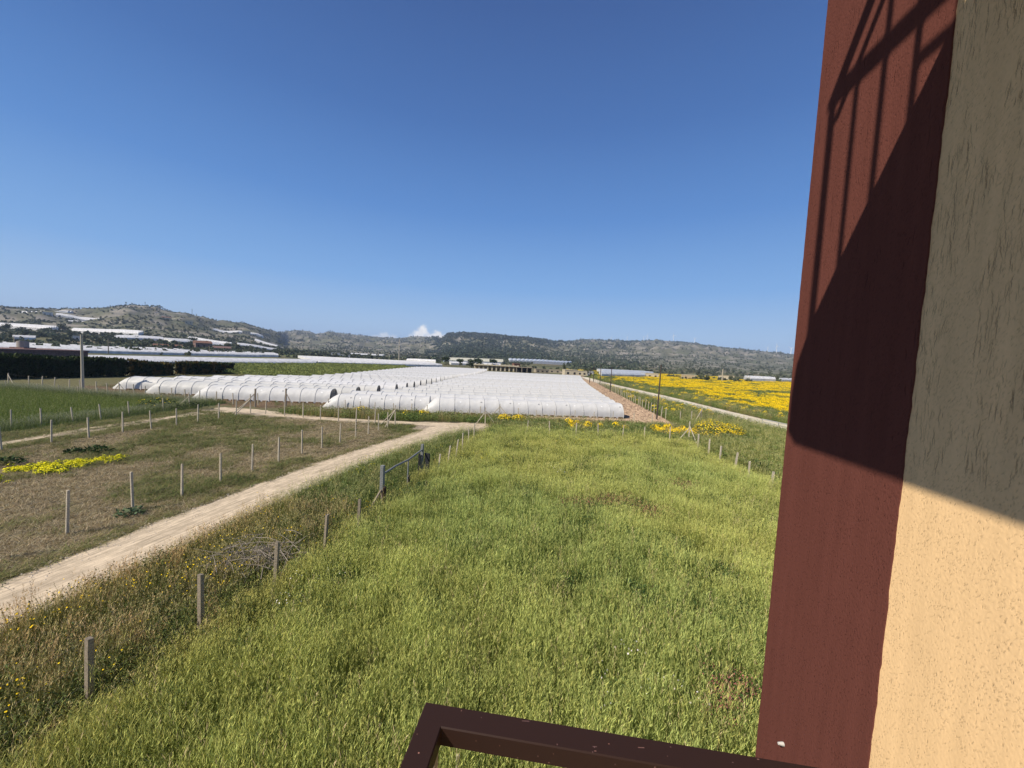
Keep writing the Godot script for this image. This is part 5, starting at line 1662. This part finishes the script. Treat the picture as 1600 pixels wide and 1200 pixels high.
	for k in 230:
		var x := r.randi() % 500
		var y := r.randi() % 505
		var c := Color(0.42, 0.33, 0.33).lerp(Color(0.62, 0.45, 0.40), r.randf())
		if k % 3 == 0: im.fill_rect(Rect2i(x, y, r.randi_range(3, 12), 1), c)
		else: im.fill_rect(Rect2i(x, y, r.randi_range(1, 2), r.randi_range(1, 2)), c)
	M.rail = StandardMaterial3D.new()
	M.rail.albedo_texture = ImageTexture.create_from_image(im)
	M.rail.uv1_triplanar = true
	M.rail.uv1_world_triplanar = true
	M.rail.uv1_scale = Vector3.ONE * 1.6
	M.rail.roughness = 0.55
	M.rail.metallic_specular = 0.28

func sky_panorama(exposure: float) -> ImageTexture:
	# clear spring sky: paler towards the horizon, with two small heaps of cloud behind the middle hills
	var w := 2048
	var h := 1024
	var els := [-90.0, -1.0, 0.0, 4.0, 10.0, 19.5, 30.0, 41.0, 60.0, 90.0]
	var red := [0.16, 0.30, 0.45, 0.395, 0.218, 0.112, 0.069, 0.050, 0.043, 0.040]
	var green := [0.14, 0.40, 0.63, 0.59, 0.43, 0.273, 0.174, 0.119, 0.102, 0.094]
	var blue := [0.09, 0.50, 0.85, 0.85, 0.79, 0.63, 0.455, 0.335, 0.30, 0.285]
	var f := FastNoiseLite.new()
	f.seed = 4
	f.frequency = 0.16
	f.fractal_octaves = 4
	# bearing, height, half width, half height in degrees, strength
	var puffs := [[-13.35, 3.5, 0.75, 0.85, 1.0], [-13.9, 2.8, 0.9, 0.8, 1.0], [-12.5, 2.6, 1.0, 0.7, 0.9], [-11.3, 3.1, 0.75, 0.6, 1.0], [-10.8, 2.7, 0.9, 0.5, 0.95], [-14.9, 2.5, 0.6, 0.4, 0.6], [-18.6, 2.45, 0.9, 0.5, 0.55], [-17.6, 2.2, 1.0, 0.45, 0.5], [-19.6, 2.2, 0.8, 0.35, 0.45], [-11.9, 2.2, 2.5, 0.6, 0.8]]
	var data := PackedFloat32Array()
	data.resize(w * h * 3)
	for y in h:
		var el := 90.0 - (y + 0.5) * 180.0 / h
		var c := Color(lerp_tab(els, red, el), lerp_tab(els, green, el), lerp_tab(els, blue, el))
		var row := PackedFloat32Array()
		row.resize(w * 3)
		for x in w:
			row[x * 3] = c.r / exposure
			row[x * 3 + 1] = c.g / exposure
			row[x * 3 + 2] = c.b / exposure
		if y > 470 and y < 512:
			for k in 180:
				var x := posmod(w - 130 + k, w)
				var az := (float(130 - k) - 0.5) * -360.0 / w
				var v := 0.0
				for p in puffs:
					var dx: float = (az - p[0]) / p[2]
					var dy: float = (el - p[1]) / p[3]
					var d := 1.0 - sqrt(dx * dx + dy * dy) + 0.55 * f.get_noise_2d(az * 22.0, el * 22.0)
					v = maxf(v, p[4] * smoothstep(0.0, 0.36, d))
				var sh := 0.90 + 0.16 * f.get_noise_2d(az * 12.0 + 90.0, el * 16.0)
				var q := c.lerp(Color(sh * 1.22, sh * 1.2, sh * 1.17), v)
				row[x * 3] = q.r / exposure
				row[x * 3 + 1] = q.g / exposure
				row[x * 3 + 2] = q.b / exposure
		for x in w * 3: data[y * w * 3 + x] = row[x]
	return ImageTexture.create_from_image(Image.create_from_data(w, h, false, Image.FORMAT_RGBF, data.to_byte_array()))

func _ready() -> void:
	rng.seed = 20240
	for k in 2881: lut.append(az_params(k / 8.0 - 180.0))
	n_soft.seed = 11; n_soft.frequency = 0.045
	n_mid.seed = 12; n_mid.frequency = 0.22; n_mid.fractal_octaves = 3
	n_rough.seed = 13; n_rough.frequency = 0.011; n_rough.fractal_octaves = 4
	n_ridge.seed = 14; n_ridge.frequency = 0.0032; n_ridge.fractal_octaves = 4; n_ridge.fractal_type = FastNoiseLite.FRACTAL_RIDGED
	n_cell.seed = 15; n_cell.noise_type = FastNoiseLite.TYPE_CELLULAR; n_cell.frequency = 0.0085
	n_cell.cellular_return_type = FastNoiseLite.RETURN_CELL_VALUE; n_cell.cellular_distance_function = FastNoiseLite.DISTANCE_MANHATTAN; n_cell.cellular_jitter = 0.8
	# camera, sky, sun, exposure
	var cam := Camera3D.new()
	cam.name = "camera"
	add_child(cam)
	cam.position = Vector3(0, EYE, 0)
	cam.rotation_degrees = Vector3(-3.6, 0.0, 2.9)
	cam.fov = 89.905
	cam.near = 0.05
	cam.far = 9000.0
	cam.current = true
	var env := Environment.new()
	env.background_mode = Environment.BG_SKY
	var exposure := 1.3
	var sm := PanoramaSkyMaterial.new()
	sm.panorama = sky_panorama(exposure)
	var sky := Sky.new()
	sky.sky_material = sm
	env.sky = sky
	env.tonemap_mode = Environment.TONE_MAPPER_LINEAR
	env.tonemap_exposure = exposure
	env.sdfgi_enabled = true
	env.ssao_enabled = true
	env.ssil_enabled = true
	env.fog_enabled = true
	env.fog_density = 0.00014
	env.fog_light_color = Color(0.78, 0.86, 1.0)
	var we := WorldEnvironment.new()
	we.name = "environment"
	we.environment = env
	add_child(we)
	var sun := DirectionalLight3D.new()
	sun.name = "sun"
	add_child(sun)
	sun.look_at_from_position(Vector3.ZERO, Vector3(1.31, -1.47, -0.823), Vector3.UP)
	sun.light_color = Color(1.0, 0.955, 0.88)
	sun.light_energy = 1.6
	sun.light_angular_distance = 0.5
	sun.shadow_enabled = true
	make_materials()
	build_land()
	struct("dirt_road", ribbon(ROAD.map(func(p): return [p[1], p[0]]) + [[-2.2, -39.6]], [2.7, 2.8, 2.8, 2.8, 2.7, 2.6, 2.8, 4.0, 3.0], 0.012), M.road, "pale dusty dirt road running past the mown field")
	struct("side_track", ribbon([[-4.2, -38.3], [-9.0, -37.9], [-14.0, -37.8], [-19.0, -38.2], [-24.0, -39.4], [-28.0, -40.6], [-31.6, -41.4]], [2.4, 1.7, 1.5, 1.5, 1.8, 2.4, 1.2], 0.008), M.road, "pale side track between the mown field and the tunnels")
	struct("farm_path", ribbon([[-31.5, -14.0], [-31.3, -22.0], [-31.9, -28.0], [-31.2, -33.6], [-29.6, -38.5], [-28.6, -40.8]], [0.7, 0.75, 0.75, 0.8, 0.9, 1.2], 0.016, 0.05, 0.02), M.road, "narrow pale path between the mown field and the green plot")
	struct("track", ribbon([[40.0, -18.0], [37.2, -30.0], [35.6, -44.0], [34.7, -52.0], [34.4, -64.0], [34.6, -76.0], [35.0, -90.0], [34.6, -106.0], [33.4, -125.0], [33.0, -150.0], [36.0, -190.0]], [4.8, 4.8, 4.8, 4.8, 4.6, 4.4, 4.0], 0.03, 0.06, 0.05), M.white_road, "white gravel track beside the golden daisy field")
	build_house()
	build_fences()
	build_tunnels()
	build_buildings()
	build_trees()
	build_plants()
